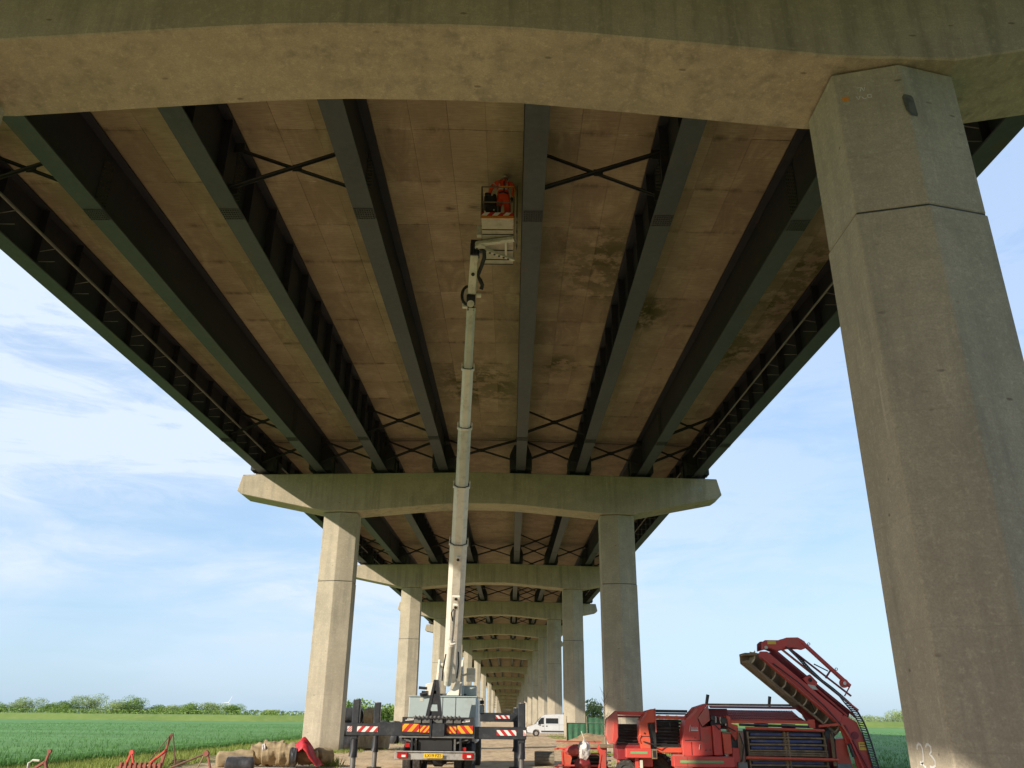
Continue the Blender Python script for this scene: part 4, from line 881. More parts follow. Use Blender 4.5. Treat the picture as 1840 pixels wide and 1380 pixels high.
m = MB(); m.tube([(-.12, -.13, 1.0), (.0, -.16, 1.02), (.14, -.12, .98)], .025, 6); m.tube([(.02, -.17, 1.02), (.03, -.19, 1.2), (.02, -.15, 1.38)], .02, 6); m.build('harness', 'glove', person, local=True, smooth=True)

person.scale = (1.05, 1.05, 1.05)
# ------------------------------------------------------------------ red potato harvester (X, Z in metres at Y = HY)
simple('farm_red', (.62, .075, .055), (.50, .065, .052), .5, scale=.9, dirt=(.30, .12, .08), dirt_amt=.55)
simple('faded_red', (.56, .13, .10), (.45, .11, .085), .6, scale=1.1, dirt=(.28, .15, .11), dirt_amt=.6)
simple('orange_red', (.66, .10, .045), (.56, .075, .04), .5, scale=1.4, dirt=(.34, .17, .11), dirt_amt=.45)
simple('dark_red', (.26, .02, .028), (.20, .018, .022), .5, scale=1.5, dirt=(.16, .08, .06))
simple('tan_belt', (.30, .23, .14), (.21, .16, .10), .9, scale=2, dirt=(.36, .29, .19), dirt_amt=.6, bumpd=.01)
simple('earth_steel', (.26, .18, .10), (.16, .11, .07), .8, scale=3, dirt=(.34, .26, .16), dirt_amt=.6)
simple('blue_rubber', (.075, .09, .23), (.06, .07, .17), .6, scale=2, dirt=(.20, .17, .15), dirt_amt=.55, st=(1, 1, 4))
simple('dark_steel', (.03, .03, .032), (.05, .048, .045), .45, metal=.3, scale=3, dirt=(.12, .09, .06), dirt_amt=.35)
simple('green_tape', (.16, .42, .16), (.2, .36, .16), .6); simple('label_yellow', (.8, .55, .05), (.7, .5, .06), .5)
simple('roller_steel', (.10, .10, .10), (.05, .05, .05), .3, metal=.8, scale=4, dirt=(.10, .08, .06), dirt_amt=.3)
HY = 26.0
hv = thing('potato_harvester', 'large red potato harvester with raised elevator parked between the columns on the right', 'harvester', (6.6, HY + 1, 0))
def plate(poly, y0, y1, name, mat, parent=hv, bev=.015, **k): return MB().prism(poly, 'xz', HY + y0, HY + y1).build(name, mat, parent, bev=bev, **k)
# side guards, left to right
A = plate([(3.17, 2.04), (2.86, 1.79), (2.83, 1.34), (2.93, 1.12), (3.12, 1.12), (3.17, 1.3), (3.2, 1.72)], .0, .5, 'side_guard', 'faded_red', label='faded red cranked guard at the left end'); 
MB().prism([(3.05, 1.72), (3.17, 1.66), (3.17, 1.3), (3.08, 1.14), (3.0, 1.2)], 'xz', HY - .05, HY).build('guard_facet', 'farm_red', A, bev=.01)
Cp = plate([(4.27, 2.09), (4.03, 2.03), (3.82, 1.76), (3.81, 1.26), (3.84, 1.0), (4.12, 1.0), (4.12, 1.25), (4.05, 1.7), (4.29, 1.72), (4.3, 1.9)], .0, .55, 'side_guard', 'orange_red', label='tall orange red guard between the two roller bays')
MB().prism([(4.03, 2.03), (3.82, 1.76), (3.90, 1.74), (4.08, 1.98)], 'xz', HY - .03, HY).build('guard_facet', 'faded_red', Cp, bev=.008); MB().box(4.12, 4.30, HY + .1, HY + .4, 1.0, 1.72).build('guard_recess', 'dark_steel', Cp)
MB().box(4.28, 4.31, HY - .02, HY + .12, 1.45, 2.1).build('guard_post', 'faded_red', Cp); MB().disc((3.95, HY - .01, 1.42), (0, 1, 0), .025, .02, 8).build('latch', 'dark_steel', Cp)
MB().box(3.85, 4.1, HY - .012, HY, 1.33, 1.345).build('panel_seam', 'dark_steel', Cp); MB().tube([(3.78, HY - .05, 1.18), (3.74, HY - .05, 1.3), (3.82, HY - .05, 1.38)], .018, 6).build('grab_handle', 'farm_red', Cp)
Gq = plate([(5.90, 2.26), (5.53, 2.15), (5.20, 1.82), (5.16, 1.68), (5.04, 1.2), (5.05, .81), (5.62, .83), (5.92, .84), (5.93, 1.64), (5.66, 1.60), (5.55, 1.80), (5.60, 1.92)], .0, .7, 'front_housing', 'farm_red', label='large cranked red housing with white script')
MB().prism([(5.88, 2.24), (5.55, 1.86), (5.66, 1.62), (5.90, 1.78)], 'xz', HY - .02, HY + .0).build('housing_facet', 'faded_red', Gq, bev=.008); MB().prism([(5.53, 2.14), (5.20, 1.82), (5.30, 1.80), (5.56, 2.06)], 'xz', HY - .02, HY).build('housing_facet', 'faded_red', Gq, bev=.008)
for x0, x1, z0, z1 in ((5.12, 5.58, 1.235, 1.25), (5.575, 5.59, 1.25, 1.8), (5.3, 5.312, .85, 1.2)): MB().box(x0, x1, HY - .012, HY, z0, z1).build('panel_seam', 'dark_steel', Gq)
m = MB(); m.beam((5.27, HY - .01, 1.48), (5.31, HY - .01, 1.66), .01, .02, (0, 1, 0)); 
for i in range(6): m.beam((5.33 + i * .035, HY - .01, 1.54), (5.34 + i * .035, HY - .01, 1.61 - .01 * (i % 2)), .01, .018, (0, 1, 0))
m.box(5.32, 5.53, HY - .012, HY, 1.50, 1.53); m.build('maker_script', 'white_stripe', Gq)
MB().box(5.33, 5.41, HY - .012, HY, 1.39, 1.46).build('sticker', 'orange_red', Gq); MB().beam((5.52, HY - .01, 1.0), (5.55, HY - .01, 1.14), .01, .035, (0, 1, 0)).build('white_mark', 'white_stripe', Gq)
for x, z in ((5.42, 1.31), (5.72, .98), (5.84, .99)): MB().disc((x, HY - .005, z), (0, 1, 0), .016, .02, 8).build('latch', 'dark_steel', Gq)
H1 = plate([(5.94, 1.66), (6.18, 1.68), (6.18, 1.48), (6.18, .85), (5.94, .85)], -.12, .5, 'tank_cover', 'farm_red'); plate([(6.2, 1.46), (6.43, 1.44), (6.44, .90), (6.22, .88)], -.2, .4, 'tank_cover', 'orange_red')
MB().box(6.2, 6.45, HY - .22, HY + .4, 1.44, 1.49).build('cover_cap', 'earth_steel', hv, bev=.01)
plate([(6.38, 1.92), (6.5, 1.9), (6.52, 1.7), (6.7, 1.66), (6.72, 1.4), (6.6, 1.24), (6.42, 1.5)], -.05, .25, 'drive_bracket', 'orange_red'); plate([(6.44, .55), (6.7, .55), (6.72, 1.05), (6.46, 1.06)], -.1, .4, 'frame_plate', 'farm_red')
m = MB(); m.box(6.48, 6.68, HY + .02, HY + .4, 1.02, 1.42); m.disc((6.28, HY - .1, 1.78), (0, 1, 0), .09, .1, 12); m.disc((5.98, HY - .05, 1.85), (0, 1, 0), .07, .1, 12); m.box(5.92, 6.3, HY + .02, HY + .3, 1.64, 1.78); m.build('drive_gear', 'dark_steel', hv, bev=.01)
m = MB()
for x, z in ((6.06, 1.8), (6.2, 1.78), (6.34, 1.72)): m.tube([(x, HY - .06, z - .07), (x, HY - .06, z + .1)], .022, 6)
m.build('levers', 'lift_cream', hv, kind='stuff')
MB().box(5.62, 6.55, HY + .45, HY + .5, 1.55, 2.12).build('inner_shield', 'dark_red', hv, bev=.01)
# roller bays
def bay(x0, x1, z0, z1, n):
    MB().box(x0, x1, HY + 1.5, HY + 1.56, z0, z1).build('bay_back', 'dark_steel', hv)
    for i in range(n):
        z = z0 + (z1 - z0) * (i + .5) / n; y = HY + .25 + .9 * (i / n); MB().tube([(x0, y, z), (x1, y, z)], (z1 - z0) / n * .36, 10).build('roller', 'roller_steel' if i % 3 else 'dark_steel', hv, smooth=True)
bay(3.14, 3.98, 1.08, 1.66, 7); bay(4.28, 5.26, 1.05, 1.80, 8); MB().box(3.15, 3.85, HY + .2, HY + 1.2, .7, 1.1).build('lower_tray', 'dark_red', hv, bev=.015)
MB().beam((3.15, HY + .2, 1.97), (4.05, HY + .2, 1.95), .25, .09).build('top_beam', 'farm_red', hv, bev=.01); MB().beam((3.15, HY + .35, 1.87), (4.0, HY + .35, 1.86), .05, .045).build('top_tube', 'dark_red', hv)
MB().beam((4.3, HY + .3, 2.035), (5.3, HY + .3, 2.03), .1, .075).build('rubber_flap', 'dark_steel', hv); MB().beam((4.3, HY + .5, 1.965), (5.3, HY + .5, 1.96), .06, .05).build('cream_rail', 'tan_belt', hv); MB().beam((4.3, HY + .2, 1.86), (5.22, HY + .2, 1.85), .2, .09).build('top_beam', 'orange_red', hv, bev=.01)
MB().tube([(4.72, HY + .1, 1.72), (4.74, HY + .1, 1.44)], .015, 6).build('hose', 'roller_steel', hv)
D = MB().box(3.38, 4.12, HY - .1, HY + .3, .76, 1.01).build('box_beam', 'farm_red', hv, bev=.015); MB().box(3.5, 4.0, HY - .108, HY - .1, .87, .93).build('stripe', 'green_tape', D); MB().box(4.12, 4.27, HY - .1, HY + .3, .74, 1.0).build('beam_socket', 'earth_steel', D); MB().box(4.15, 4.24, HY - .11, HY, .78, .96).build('socket_hole', 'ink', D)
MB().box(4.2, 5.05, HY + .1, HY + .4, .90, 1.04).build('lower_beam', 'orange_red', hv, bev=.015); MB().box(3.2, 4.2, HY + .3, HY + .8, .52, .76).build('lower_beam', 'farm_red', hv, bev=.015); MB().box(3.65, 3.75, HY + .05, HY + .15, .0 + .2, .76).build('support_leg', 'farm_red', hv); MB().box(3.78, 3.86, HY + .0, HY + .1, .2, .7).build('support_leg', 'lift_cream', hv)
I_ = MB().box(4.72, 6.46, HY - .25, HY + .2, .54, .82).build('main_beam', 'farm_red', hv, bev=.015); MB().box(4.9, 6.16, HY - .258, HY - .25, .655, .715).build('stripe', 'green_tape', I_); MB().box(5.1, 5.112, HY - .256, HY - .25, .56, .8).build('weld_seam', 'dark_red', I_); MB().box(4.78, 5.05, HY - .1, HY + .2, .82, .86).build('step', 'faded_red', I_)
wheel(hv, (3.42, HY + .3, .40), .30, .22, (.3, 1, 0), 'dark_steel', 14); wheel(hv, (4.45, HY + .9, .42), .43, .4, (.5, 1, 0), 'dark_steel', 18); wheel(hv, (6.1, HY + 1.2, .5), .5, .4, (0, 1, 0), 'farm_red', 16); wheel(hv, (8.7, HY + 1.4, .5), .5, .4, (0, 1, 0), 'farm_red', 16)
# hood and top rails right of the housing
MB().box(5.93, 9.0, HY + .25, HY + .32, 2.20, 2.26).build('hood_edge', 'earth_steel', hv); MB().prism([(5.96, 2.19), (8.66, 2.19), (8.55, 2.12), (6.0, 2.13)], 'xz', HY + .1, HY + .3).build('hood_beam', 'dark_red', hv, bev=.01)
hood = MB().add([(5.7, HY + .1, 1.80), (8.84, HY + .1, 1.76), (8.55, HY + 1.0, 2.08), (5.6, HY + 1.0, 2.1)], [(0, 1, 2, 3)]).build('mesh_hood', 'dark_red', hv)
m = MB()
for i in range(46):
    t = i / 46; x = 6.2 + 2.55 * t; m.beam((x, HY + .1, 1.80 - .04 * t), (x + .16 - .2 * t, HY + 1.0, 2.08), .02, .03)
for j in range(5): m.beam((6.2, HY + .14 + j * .2, 1.83 + j * .06), (8.78 - j * .05, HY + .14 + j * .2, 1.80 + j * .065), .025, .02)
m.build('hood_ribs', 'faded_red', hood, kind='stuff')
plate([(8.6, 2.24), (8.68, 2.26), (9.05, 1.92), (9.3, 1.68), (9.3, 1.5), (9.0, 1.6), (8.84, 1.78)], .2, .32, 'hood_end', 'dark_red')
MB().box(6.5, 8.98, HY - .05, HY + .08, 1.72, 1.80).build('cross_rail', 'orange_red', hv, bev=.01); MB().box(8.8, 8.98, HY - .06, HY + .08, 1.6, 1.84).build('rail_end', 'orange_red', hv, bev=.01)
sh = MB(); sh.tube([(6.75, HY + .0, 1.68), (8.8, HY, 1.64)], .035, 8); sh.tube([(7.2, HY, 1.675), (7.6, HY, 1.668)], .05, 8); sh.tube([(8.0, HY, 1.66), (8.4, HY, 1.65)], .055, 8); sh.build('drive_shaft', 'roller_steel', hv, smooth=True)
MB().tube([(6.9, HY - .12, 1.59), (9.2, HY - .12, 1.54)], .042, 10).build('red_tube', 'orange_red', hv, smooth=True)
for p0, p1 in (((5.86, HY + .1, 2.24), (5.92, HY + .1, 2.5)), ((7.87, HY + .6, 2.2), (7.92, HY + .6, 2.48))): MB().tube([p0, p1], [.045, .05], 8).build('rubber_stub', 'dark_steel', hv)
# slatted web: blue pads between soil-caked bars
kb = MB().box(6.9, 9.36, HY + .18, HY + .22, .42, 1.56).build('web_back', 'dark_steel', hv)
rows = [('blue', 1.42), ('bar', 1.335), ('blue', 1.24), ('bar', 1.15), ('blue', 1.065), ('bar', .985), ('bar', .92), ('bar', .865), ('bar', .735), ('blue', .67), ('bar', .60), ('blue', .5)]
for kd, z in rows:
    if kd == 'blue':
        for x0, x1 in ((7.05, 8.0), (8.16, 9.14)): MB().box(x0, x1, HY + .02, HY + .14, z - .042, z + .042).build('blue_pad', 'blue_rubber', hv, bev=.015)
        MB().box(8.0, 8.16, HY + .0, HY + .15, z - .045, z + .045).build('web_joiner', 'earth_steel', hv, bev=.01)
    else:
        MB().tube([(6.95, HY - .01, z), (8.08, HY - .01, z + .004), (9.26, HY - .01, z - .01)], .028, 7).build('web_bar', 'earth_steel', hv)
for x in (6.95, 8.03, 8.13, 9.2): MB().box(x, x + .05, HY - .03, HY + .1, .42, 1.5).build('web_belt', 'earth_steel', hv, bev=.008)
MB().tube([(6.84, HY - .14, .80), (9.5, HY - .14, .765)], .045, 10).build('red_tube', 'orange_red', hv, smooth=True)
MB().box(6.58, 6.86, HY - .15, HY + .1, .5, .68).build('grey_bracket', 'grey_steel', hv, bev=.01); MB().box(9.45, 9.85, HY - .15, HY + .1, .44, .66).build('grey_bracket', 'grey_steel', hv, bev=.01)
for x in (6.72, 9.4): MB().tube([(x, HY - .1, .6), (x, HY - .1, 1.5)], .05, 8).build('upright_tube', 'earth_steel', hv, smooth=True)
MB().disc((9.33, HY - .05, 1.45), (0, 1, 0), .12, .12, 14).build('sprocket', 'dark_steel', hv)
# elevator trough with soil-caked cups, seen from below
def ept(x, z, y): return (x, HY + y, z)
d_ = Vector((9.62 - 7.11, 0, 1.44 - 3.50)).normalized(); nrm_ = Vector((d_.z, 0, -d_.x))     # nrm_ points up-right
if nrm_.z < 0: nrm_ = -nrm_
S0 = Vector((7.13, HY, 3.46)); 
tr = MB()
tr.prism([(7.11, 3.66), (7.11, 3.42), (9.15, 1.72), (9.66, 1.32), (10.0, 1.6), (9.95, 1.95), (7.95, 3.75), (7.5, 3.72)], 'xz', HY + .55, HY + .62); trough = tr.build('elevator_trough', 'tan_belt', hv, bev=.01)
tb = MB(); tb.beam(S0 + Vector((.02, .3, .02)), S0 + d_ * 3.2 + Vector((.02, .3, .02)), .62, .03, tuple(nrm_)); tb.build('trough_floor', 'tan_belt', hv)
for i in range(9):
    c = S0 + d_ * (.12 + i * .37) + nrm_ * .02; m = MB(); w0 = .0; 
    q = []
    for j in range(7):
        t = j / 6; q.append((c + nrm_ * (.40 * t) + d_ * (.07 * math.sin(math.pi * t) - .10 * t), .0))
    m.loft([[p + Vector((0, yy, 0)) + d_ * (.05 * math.sin(math.pi * (yy + .02) / .5)) for p, _ in q] + [p + Vector((0, yy, 0)) + d_ * (.035 + .05 * math.sin(math.pi * (yy + .02) / .5)) for p, _ in reversed(q)] for yy in (-.02, .1, .25, .4, .5)])
    m.build('elevator_cup', 'jute_cup' if 'jute_cup' in MT else simple('jute_cup', (.56, .45, .30), (.42, .33, .21), .85, scale=3, dirt=(.28, .21, .13), dirt_amt=.5).name, hv)
MB().beam(S0 + nrm_ * .02 + Vector((0, -.03, 0)), S0 + d_ * 3.15 + nrm_ * .0 + Vector((0, -.03, 0)), .05, .03, (0, 1, 0)).build('trough_lip', 'earth_steel', hv)
MB().box(7.1, 7.5, HY - .05, HY + .6, 3.62, 3.70).build('end_flap', 'earth_steel', hv, bev=.015)
MB().beam((7.6, HY - .13, 3.56), (9.62, HY - .13, 1.78), .03, .05, (0, 1, 0)).build('side_rail', 'faded_red', hv, bev=.006);
MB().prism([(7.85, 3.72), (8.2, 3.80), (9.1, 3.02), (10.2, 2.1), (10.1, 1.85), (9.7, 1.95)], 'xz', HY + .28, HY + .33).build('inner_plate', 'dark_red', hv, bev=.01) 
# beam() with up=Y gives width in the plane: keep wide rail
MB().prism([(7.50, 3.60), (7.56, 3.74), (7.78, 3.74), (9.82, 1.99), (9.74, 1.80), (9.60, 1.73)], 'xz', HY - .1, HY - .03).build('side_plate', 'farm_red', hv, bev=.012)
for a, b_, w_, mt in (((8.0, 3.82), (10.25, 1.92), .07, 'dark_red'), ((8.2, 3.88), (10.35, 2.1), .06, 'faded_red'), ((8.45, 3.9), (10.2, 2.5), .05, 'dark_red'), ((8.9, 2.95), (10.0, 1.95), .06, 'farm_red')):
    MB().beam((a[0], HY + .06, a[1]), (b_[0], HY + .06, b_[1]), w_, .06, (0, 1, 0), ).build('lattice_rail', mt, hv, bev=.008)
MB().prism([(8.78, 2.98), (9.02, 3.1), (9.22, 2.88), (9.12, 2.66), (8.92, 2.78)], 'xz', HY - .02, HY + .08).build('pivot_plate', 'farm_red', hv, bev=.01); MB().disc((9.0, HY - .03, 2.94), (0, 1, 0), .055, .03, 12).build('pivot_hole', 'ink', hv); MB().prism([(8.9, 2.82), (9.12, 2.78), (9.2, 2.66), (8.96, 2.68)], 'xz', HY - .05, HY - .02).build('grey_gusset', 'lift_cream', hv)
hp = plate([(7.66, 3.78), (7.68, 4.0), (7.78, 4.08), (8.2, 4.08), (8.45, 4.16), (8.8, 4.17), (9.0, 4.05), (9.02, 3.86), (8.86, 3.8), (8.6, 3.86), (8.4, 3.84), (8.1, 3.76), (7.9, 3.84)], .0, .1, 'head_plate', 'farm_red'); MB().box(7.84, 8.1, HY - .01, HY, 3.96, 4.06).build('sticker', 'label_yellow', hp)
plate([(7.66, 3.78), (7.68, 4.0), (7.78, 4.08), (8.2, 4.08), (8.45, 4.16), (8.8, 4.17), (9.0, 4.05), (9.02, 3.86), (8.6, 3.86), (8.1, 3.76), (7.9, 3.84)], .52, .6, 'head_plate', 'dark_red')
MB().disc((7.78, HY - .01, 3.86), (0, 1, 0), .05, .03, 12).build('head_hole', 'lift_cream', hp)
MB().beam((8.86, HY + .05, 4.08), (10.2, HY + .05, 2.78), .1, .14, (0, 1, 0)).build('upper_arm', 'farm_red', hv, bev=.012); MB().beam((8.98, HY + .03, 4.0), (10.22, HY + .03, 2.80), .02, .02, (0, 1, 0)).build('arm_edge', 'dark_red', hv)
ae = MB().disc((10.03, HY + .05, 2.86), (0, 1, 0), .13, .1, 16).build('arm_end', 'farm_red', hv, bev=.01); MB().disc((10.03, HY - .01, 2.86), (0, 1, 0), .05, .03, 12).build('arm_hole', 'white_stripe', ae)
MB().beam((10.2, HY + .05, 2.78), (10.0, HY + .05, 2.5), .03, .03).build('arm_stay', 'farm_red', hv); MB().beam((9.2, HY + .05, 3.4), (9.6, HY + .05, 3.2), .03, .03).build('arm_stay', 'dark_steel', hv); MB().beam((9.7, HY + .05, 3.25), (9.5, HY + .05, 3.0), .03, .05).build('arm_stay', 'dark_red', hv)
for x, z in ((9.12, 3.98), (9.86, 3.26)): MB().ring((x, HY + .05, z), (0, 1, 0), [(.03, -.01), (.045, -.01), (.045, .01), (.03, .01)], 8).build('lifting_eye', 'earth_steel', hv)
# chain web of dark bars curling over the right side
cv = [(8.55, 3.86), (8.85, 3.55), (9.1, 3.25), (9.4, 2.95), (9.7, 2.72), (9.95, 2.5), (10.18, 2.28), (10.36, 2.05), (10.48, 1.8), (10.57, 1.5), (10.64, 1.15), (10.7, .8), (10.76, .45)]
def along(poly, n):
    P2 = [Vector((x, 0, z)) for x, z in poly]; Ls = [0]
    for a, b_ in zip(P2, P2[1:]): Ls.append(Ls[-1] + (b_ - a).length)
    r = []
    for i in range(n):
        t = Ls[-1] * i / (n - 1)
        for k in range(len(P2) - 1):
            if t <= Ls[k + 1] + 1e-6: f = (t - Ls[k]) / (Ls[k + 1] - Ls[k]); r.append((P2[k].lerp(P2[k + 1], f), (P2[k + 1] - P2[k]).normalized())); break
    return r
for p, dd in along(cv, 62):
    q = Vector((-.27, 0, .03)) * (1 if p.z < 2.3 else .7) ; MB().tube([p + Vector((0, HY + .12, 0)), p + q + Vector((0, HY - .1, 0))], .019, 5).build('web_rod', 'dark_steel', hv)
m = MB(); m.tube([(x, HY + .12, z) for x, z in cv], .028, 6); m.build('chain_belt', 'dark_steel', hv); m = MB(); m.tube([(x - .26 * (1 if z < 2.3 else .7), HY - .1, z + .02) for x, z in cv], .02, 6); m.build('chain_belt', 'dark_steel', hv)
# elevator foot
ft = plate([(9.62, 1.84), (9.86, 1.98), (10.22, 1.78), (10.36, 1.35), (10.42, 1.0), (10.52, .62), (10.56, .3), (10.12, .3), (10.02, .7), (10.0, 1.0), (9.82, 1.2)], -.06, .02, 'elevator_foot', 'farm_red')
MB().disc((10.1, HY - .07, 1.42), (0, 1, 0), .105, .03, 20).build('red_disc', 'dark_red', ft); s_ = MB().box(10.17, 10.4, HY - .072, HY - .06, 1.03, 1.24).build('sticker', 'label_yellow', ft); MB().box(10.2, 10.37, HY - .076, HY - .072, 1.11, 1.13).build('sticker_print', 'dark_red', s_); MB().box(10.2, 10.37, HY - .076, HY - .072, 1.18, 1.2).build('sticker_print', 'dark_red', s_)
m = MB(); m.beam((9.05, HY - .12, 1.66), (9.72, HY - .12, 1.72), .07, .07); m.build('tow_arm', 'orange_red', hv, bev=.01); MB().beam((9.70, HY - .12, 1.74), (9.95, HY - .12, 1.3), .07, .09, (0, 1, 0)).build('tow_arm', 'orange_red', hv, bev=.01)
for a, b_, mt in (((9.8, 1.7), (10.35, .5), 'dark_red'), ((9.9, 1.35), (10.2, .5), 'farm_red')): MB().beam((a[0], HY - .14, a[1]), (b_[0], HY - .14, b_[1]), .05, .06, (0, 1, 0)).build('foot_strut', mt, hv, bev=.008)
plate([(9.5, .3), (9.52, 1.3), (9.84, 1.34), (9.9, .9), (10.0, .3)], .02, .5, 'foot_housing', 'orange_red'); MB().tube([(9.86, HY - .14, 1.2), (9.95, HY - .14, .85)], .045, 8).build('gas_strut', 'dark_steel', hv, smooth=True)
MB().box(7.0, 9.5, HY + .3, HY + 1.6, .5, 1.5).build('inner_hopper', 'dark_red', hv, bev=.02); m = MB(); m.box(6.4, 9.6, HY + .25, HY + .4, .3, .48); m.box(6.4, 9.6, HY + 1.5, HY + 1.65, .3, .48); m.build('frame_rail', 'farm_red', hv)
MB().tube([(9.1, HY, 1.9), (8.98, HY + .05, 2.25), (8.9, HY, 2.42)], .01, 5).build('cable', 'ink', hv)
for pts_ in ([(5.95, HY - .1, 1.75), (6.1, HY - .2, 1.55), (6.35, HY - .18, 1.62), (6.6, HY - .1, 1.5)], [(6.7, HY - .15, 1.45), (6.78, HY - .2, 1.1), (6.7, HY - .16, .7)], [(9.3, HY - .15, 1.62), (9.45, HY - .2, 1.3), (9.42, HY - .18, .8)],
             [(7.9, HY - .12, 3.4), (8.6, HY - .16, 2.86), (9.3, HY - .14, 2.2), (9.7, HY - .16, 1.7)], [(3.9, HY - .03, 1.2), (4.2, HY - .12, 1.12), (4.6, HY + .05, 1.15)]):
    MB().tube(pts_, .017, 6).build('hydraulic_hose', 'ink', hv, smooth=True)
# ------------------------------------------------------------------ small red implement with a bag thrown over it
im = thing('red_implement', 'small red framed farm implement left of the harvester, a sack slumped over it', 'farm implement', (2.4, 30.5, 0))
fr = MB()
for (a, b_) in (((1.6, 30, .86), (3.26, 30, .88)), ((1.5, 30, .3), (1.5, 30, .92)), ((1.5, 30, .84), (1.64, 30, .86)), ((1.5, 30, .32), (1.64, 30, .3)), ((1.62, 30, .1), (1.62, 30, .80)), ((2.0, 31, 1.06), (3.2, 31, 1.06)), ((1.62, 31, 1.06), (2.0, 31, 1.06)), ((3.1, 30, .1), (3.1, 30, 1.0)), ((3.2, 30, .15), (3.2, 30, .9)), ((1.62, 30, .35), (3.2, 30, .35)), ((1.66, 31, 1.06), (1.66, 31, .3)), ((2.0, 30, .7), (3.1, 30, .72)), ((1.8, 30, .2), (1.75, 30, .78)), ((2.95, 29.9, .2), (3.05, 29.9, .7))): fr.beam(a, b_, .045, .05)
fr.build('tubular_frame', 'farm_red', im, kind='stuff')
MB().prism([(1.78, .85), (2.05, .95), (2.1, .6), (1.98, .15), (1.82, .15)], 'xz', 30.0, 30.3).build('side_plate', 'orange_red', im, bev=.01); MB().prism([(2.95, 1.0), (3.24, .95), (3.22, .2), (3.05, .2)], 'xz', 29.9, 30.1).build('side_plate', 'farm_red', im, bev=.01)
MB().box(2.05, 3.0, 30.1, 31, .12, .66).build('hopper', 'ink', im, bev=.02)
for i in range(4): MB().tube([(2.1, 30.05, .2 + i * .14), (3.02, 30.05, .2 + i * .14)], .035, 7).build('bar_roller', 'roller_steel', im, smooth=True)
MB().box(3.0, 3.5, 29.8, 30.4, .9, 1.0).build('deck_plate', 'earth_steel', im, bev=.01); MB().tube([(1.0 + 1.46, 30.6, 1.4), (2.62, 30.3, .95)], .012, 5).build('cane', 'lift_cream', im)
m = MB()
for i in range(5):
    z = .25 + i * .13; m.ring((3.3, 29.9, z), (0, .1, 1), [(.06, -.015), (.09, -.015), (.09, .015), (.06, .015)], 12)
m.build('coil_spring', 'dark_steel', im); wheel(im, (2.0, 30.9, .3), .3, .2, (1, .2, 0), 'dark_steel', 12); wheel(im, (3.2, 30.9, .3), .3, .2, (1, .2, 0), 'dark_steel', 12)
def lump(c, r, seed, amp=.18, n=14, k=20, freq=2.2, flat=0):
    secs = []
    for i in range(n + 1):
        t = -math.pi / 2 + math.pi * i / n; row = []
        for j in range(k):
            a = 2 * math.pi * j / k; d = Vector((math.cos(t) * math.cos(a), math.cos(t) * math.sin(a), math.sin(t))); s = 1 + amp * noise.noise(d * freq + Vector((seed, seed * 2, 0))) + amp * .4 * noise.noise(d * freq * 3 + Vector((seed, 0, 5)))
            p = Vector((d.x * r[0], d.y * r[1], d.z * r[2])) * s; 
            if flat: p.z = max(p.z, -r[2] * flat)
            row.append(Vector(c) + p)
        secs.append(row)
    return MB().loft(secs)
simple('sack_red', (.50, .11, .10), (.40, .06, .06), .7, scale=4, bumpd=.01); simple('sack_white', (.72, .69, .66), (.50, .46, .44), .7, scale=4, bumpd=.01)
sk = thing('sack', 'crumpled red and white bulk sack slumped over the small red implement', 'sack', (2.3, 29.9, .5)); lump((2.18, 29.85, .82), (.34, .28, .17), 2, .3).build('red_cloth', 'sack_red', sk, smooth=True); lump((2.46, 29.74, .80), (.21, .2, .30), 5, .45).build('white_cloth', 'sack_white', sk, smooth=True); lump((2.42, 29.75, .42), (.26, .16, .22), 8, .3).build('red_hem', 'dark_red', sk, smooth=True)
# slatted wooden drum
simple('weathered_wood', (.30, .26, .19), (.20, .17, .12), .9, scale=3, st=(1, 6, 6), bumpd=.01, dirt=(.12, .10, .07))
dr = thing('wooden_drum', 'short weathered slatted wooden drum lying on the dirt left of the red implement', 'drum', (1.42, 36.7, .28))
for i in range(14):
    a = 2 * math.pi * i / 14; c = Vector((1.42, 36.7, .28)) + Vector((0, math.cos(a), math.sin(a))) * .25; MB().beam(c - Vector((.40, 0, 0)), c + Vector((.40, 0, 0)), .10, .03, (0, math.cos(a), math.sin(a))).build('slat', 'weathered_wood', dr, bev=.006)
for x in (1.05, 1.79): MB().ring((x, 36.7, .28), (1, 0, 0), [(.19, -.02), (.235, -.02), (.235, .02), (.19, .02)], 16).build('hoop', 'earth_steel', dr)
# heap of soil, netting fence
simple('soil', (.34, .24, .13), (.25, .17, .10), .95, scale=2, bumpd=.05, fine=14, dirt=(.40, .32, .17), dirt_amt=.6)
m = MB(); n1_, n2_ = 26, 34
for i in range(n1_ + 1):
    for j in range(n2_):
        r_ = i / n1_; a = 2 * math.pi * j / n2_; x, y = 5.1 + 2.6 * r_ * math.cos(a), 54.5 + 2.2 * r_ * math.sin(a); z = .98 * (1 - r_ ** 1.7) + (.14 * noise.noise(Vector((x * 1.6, y * 1.6, 0))) + .05 * noise.noise(Vector((x * 5, y * 5, 0)))) * (1 - r_ ** 3) - .02; m.v.append((x, y, z))
for i in range(n1_):
    for j in range(n2_): a = i * n2_ + j; b_ = i * n2_ + (j + 1) % n2_; m.f.append((a, b_, b_ + n2_, a + n2_))
m.build('soil_heap', 'soil', None, kind='stuff', smooth=True)
simple('green_mesh', (.035, .14, .07), (.03, .105, .055), .8, scale=3, dirt=(.16, .15, .09), dirt_amt=.4)
gf = thing('netting_fence', 'green windbreak netting on posts behind the soil heap', 'fence', (6.2, 72, 0))
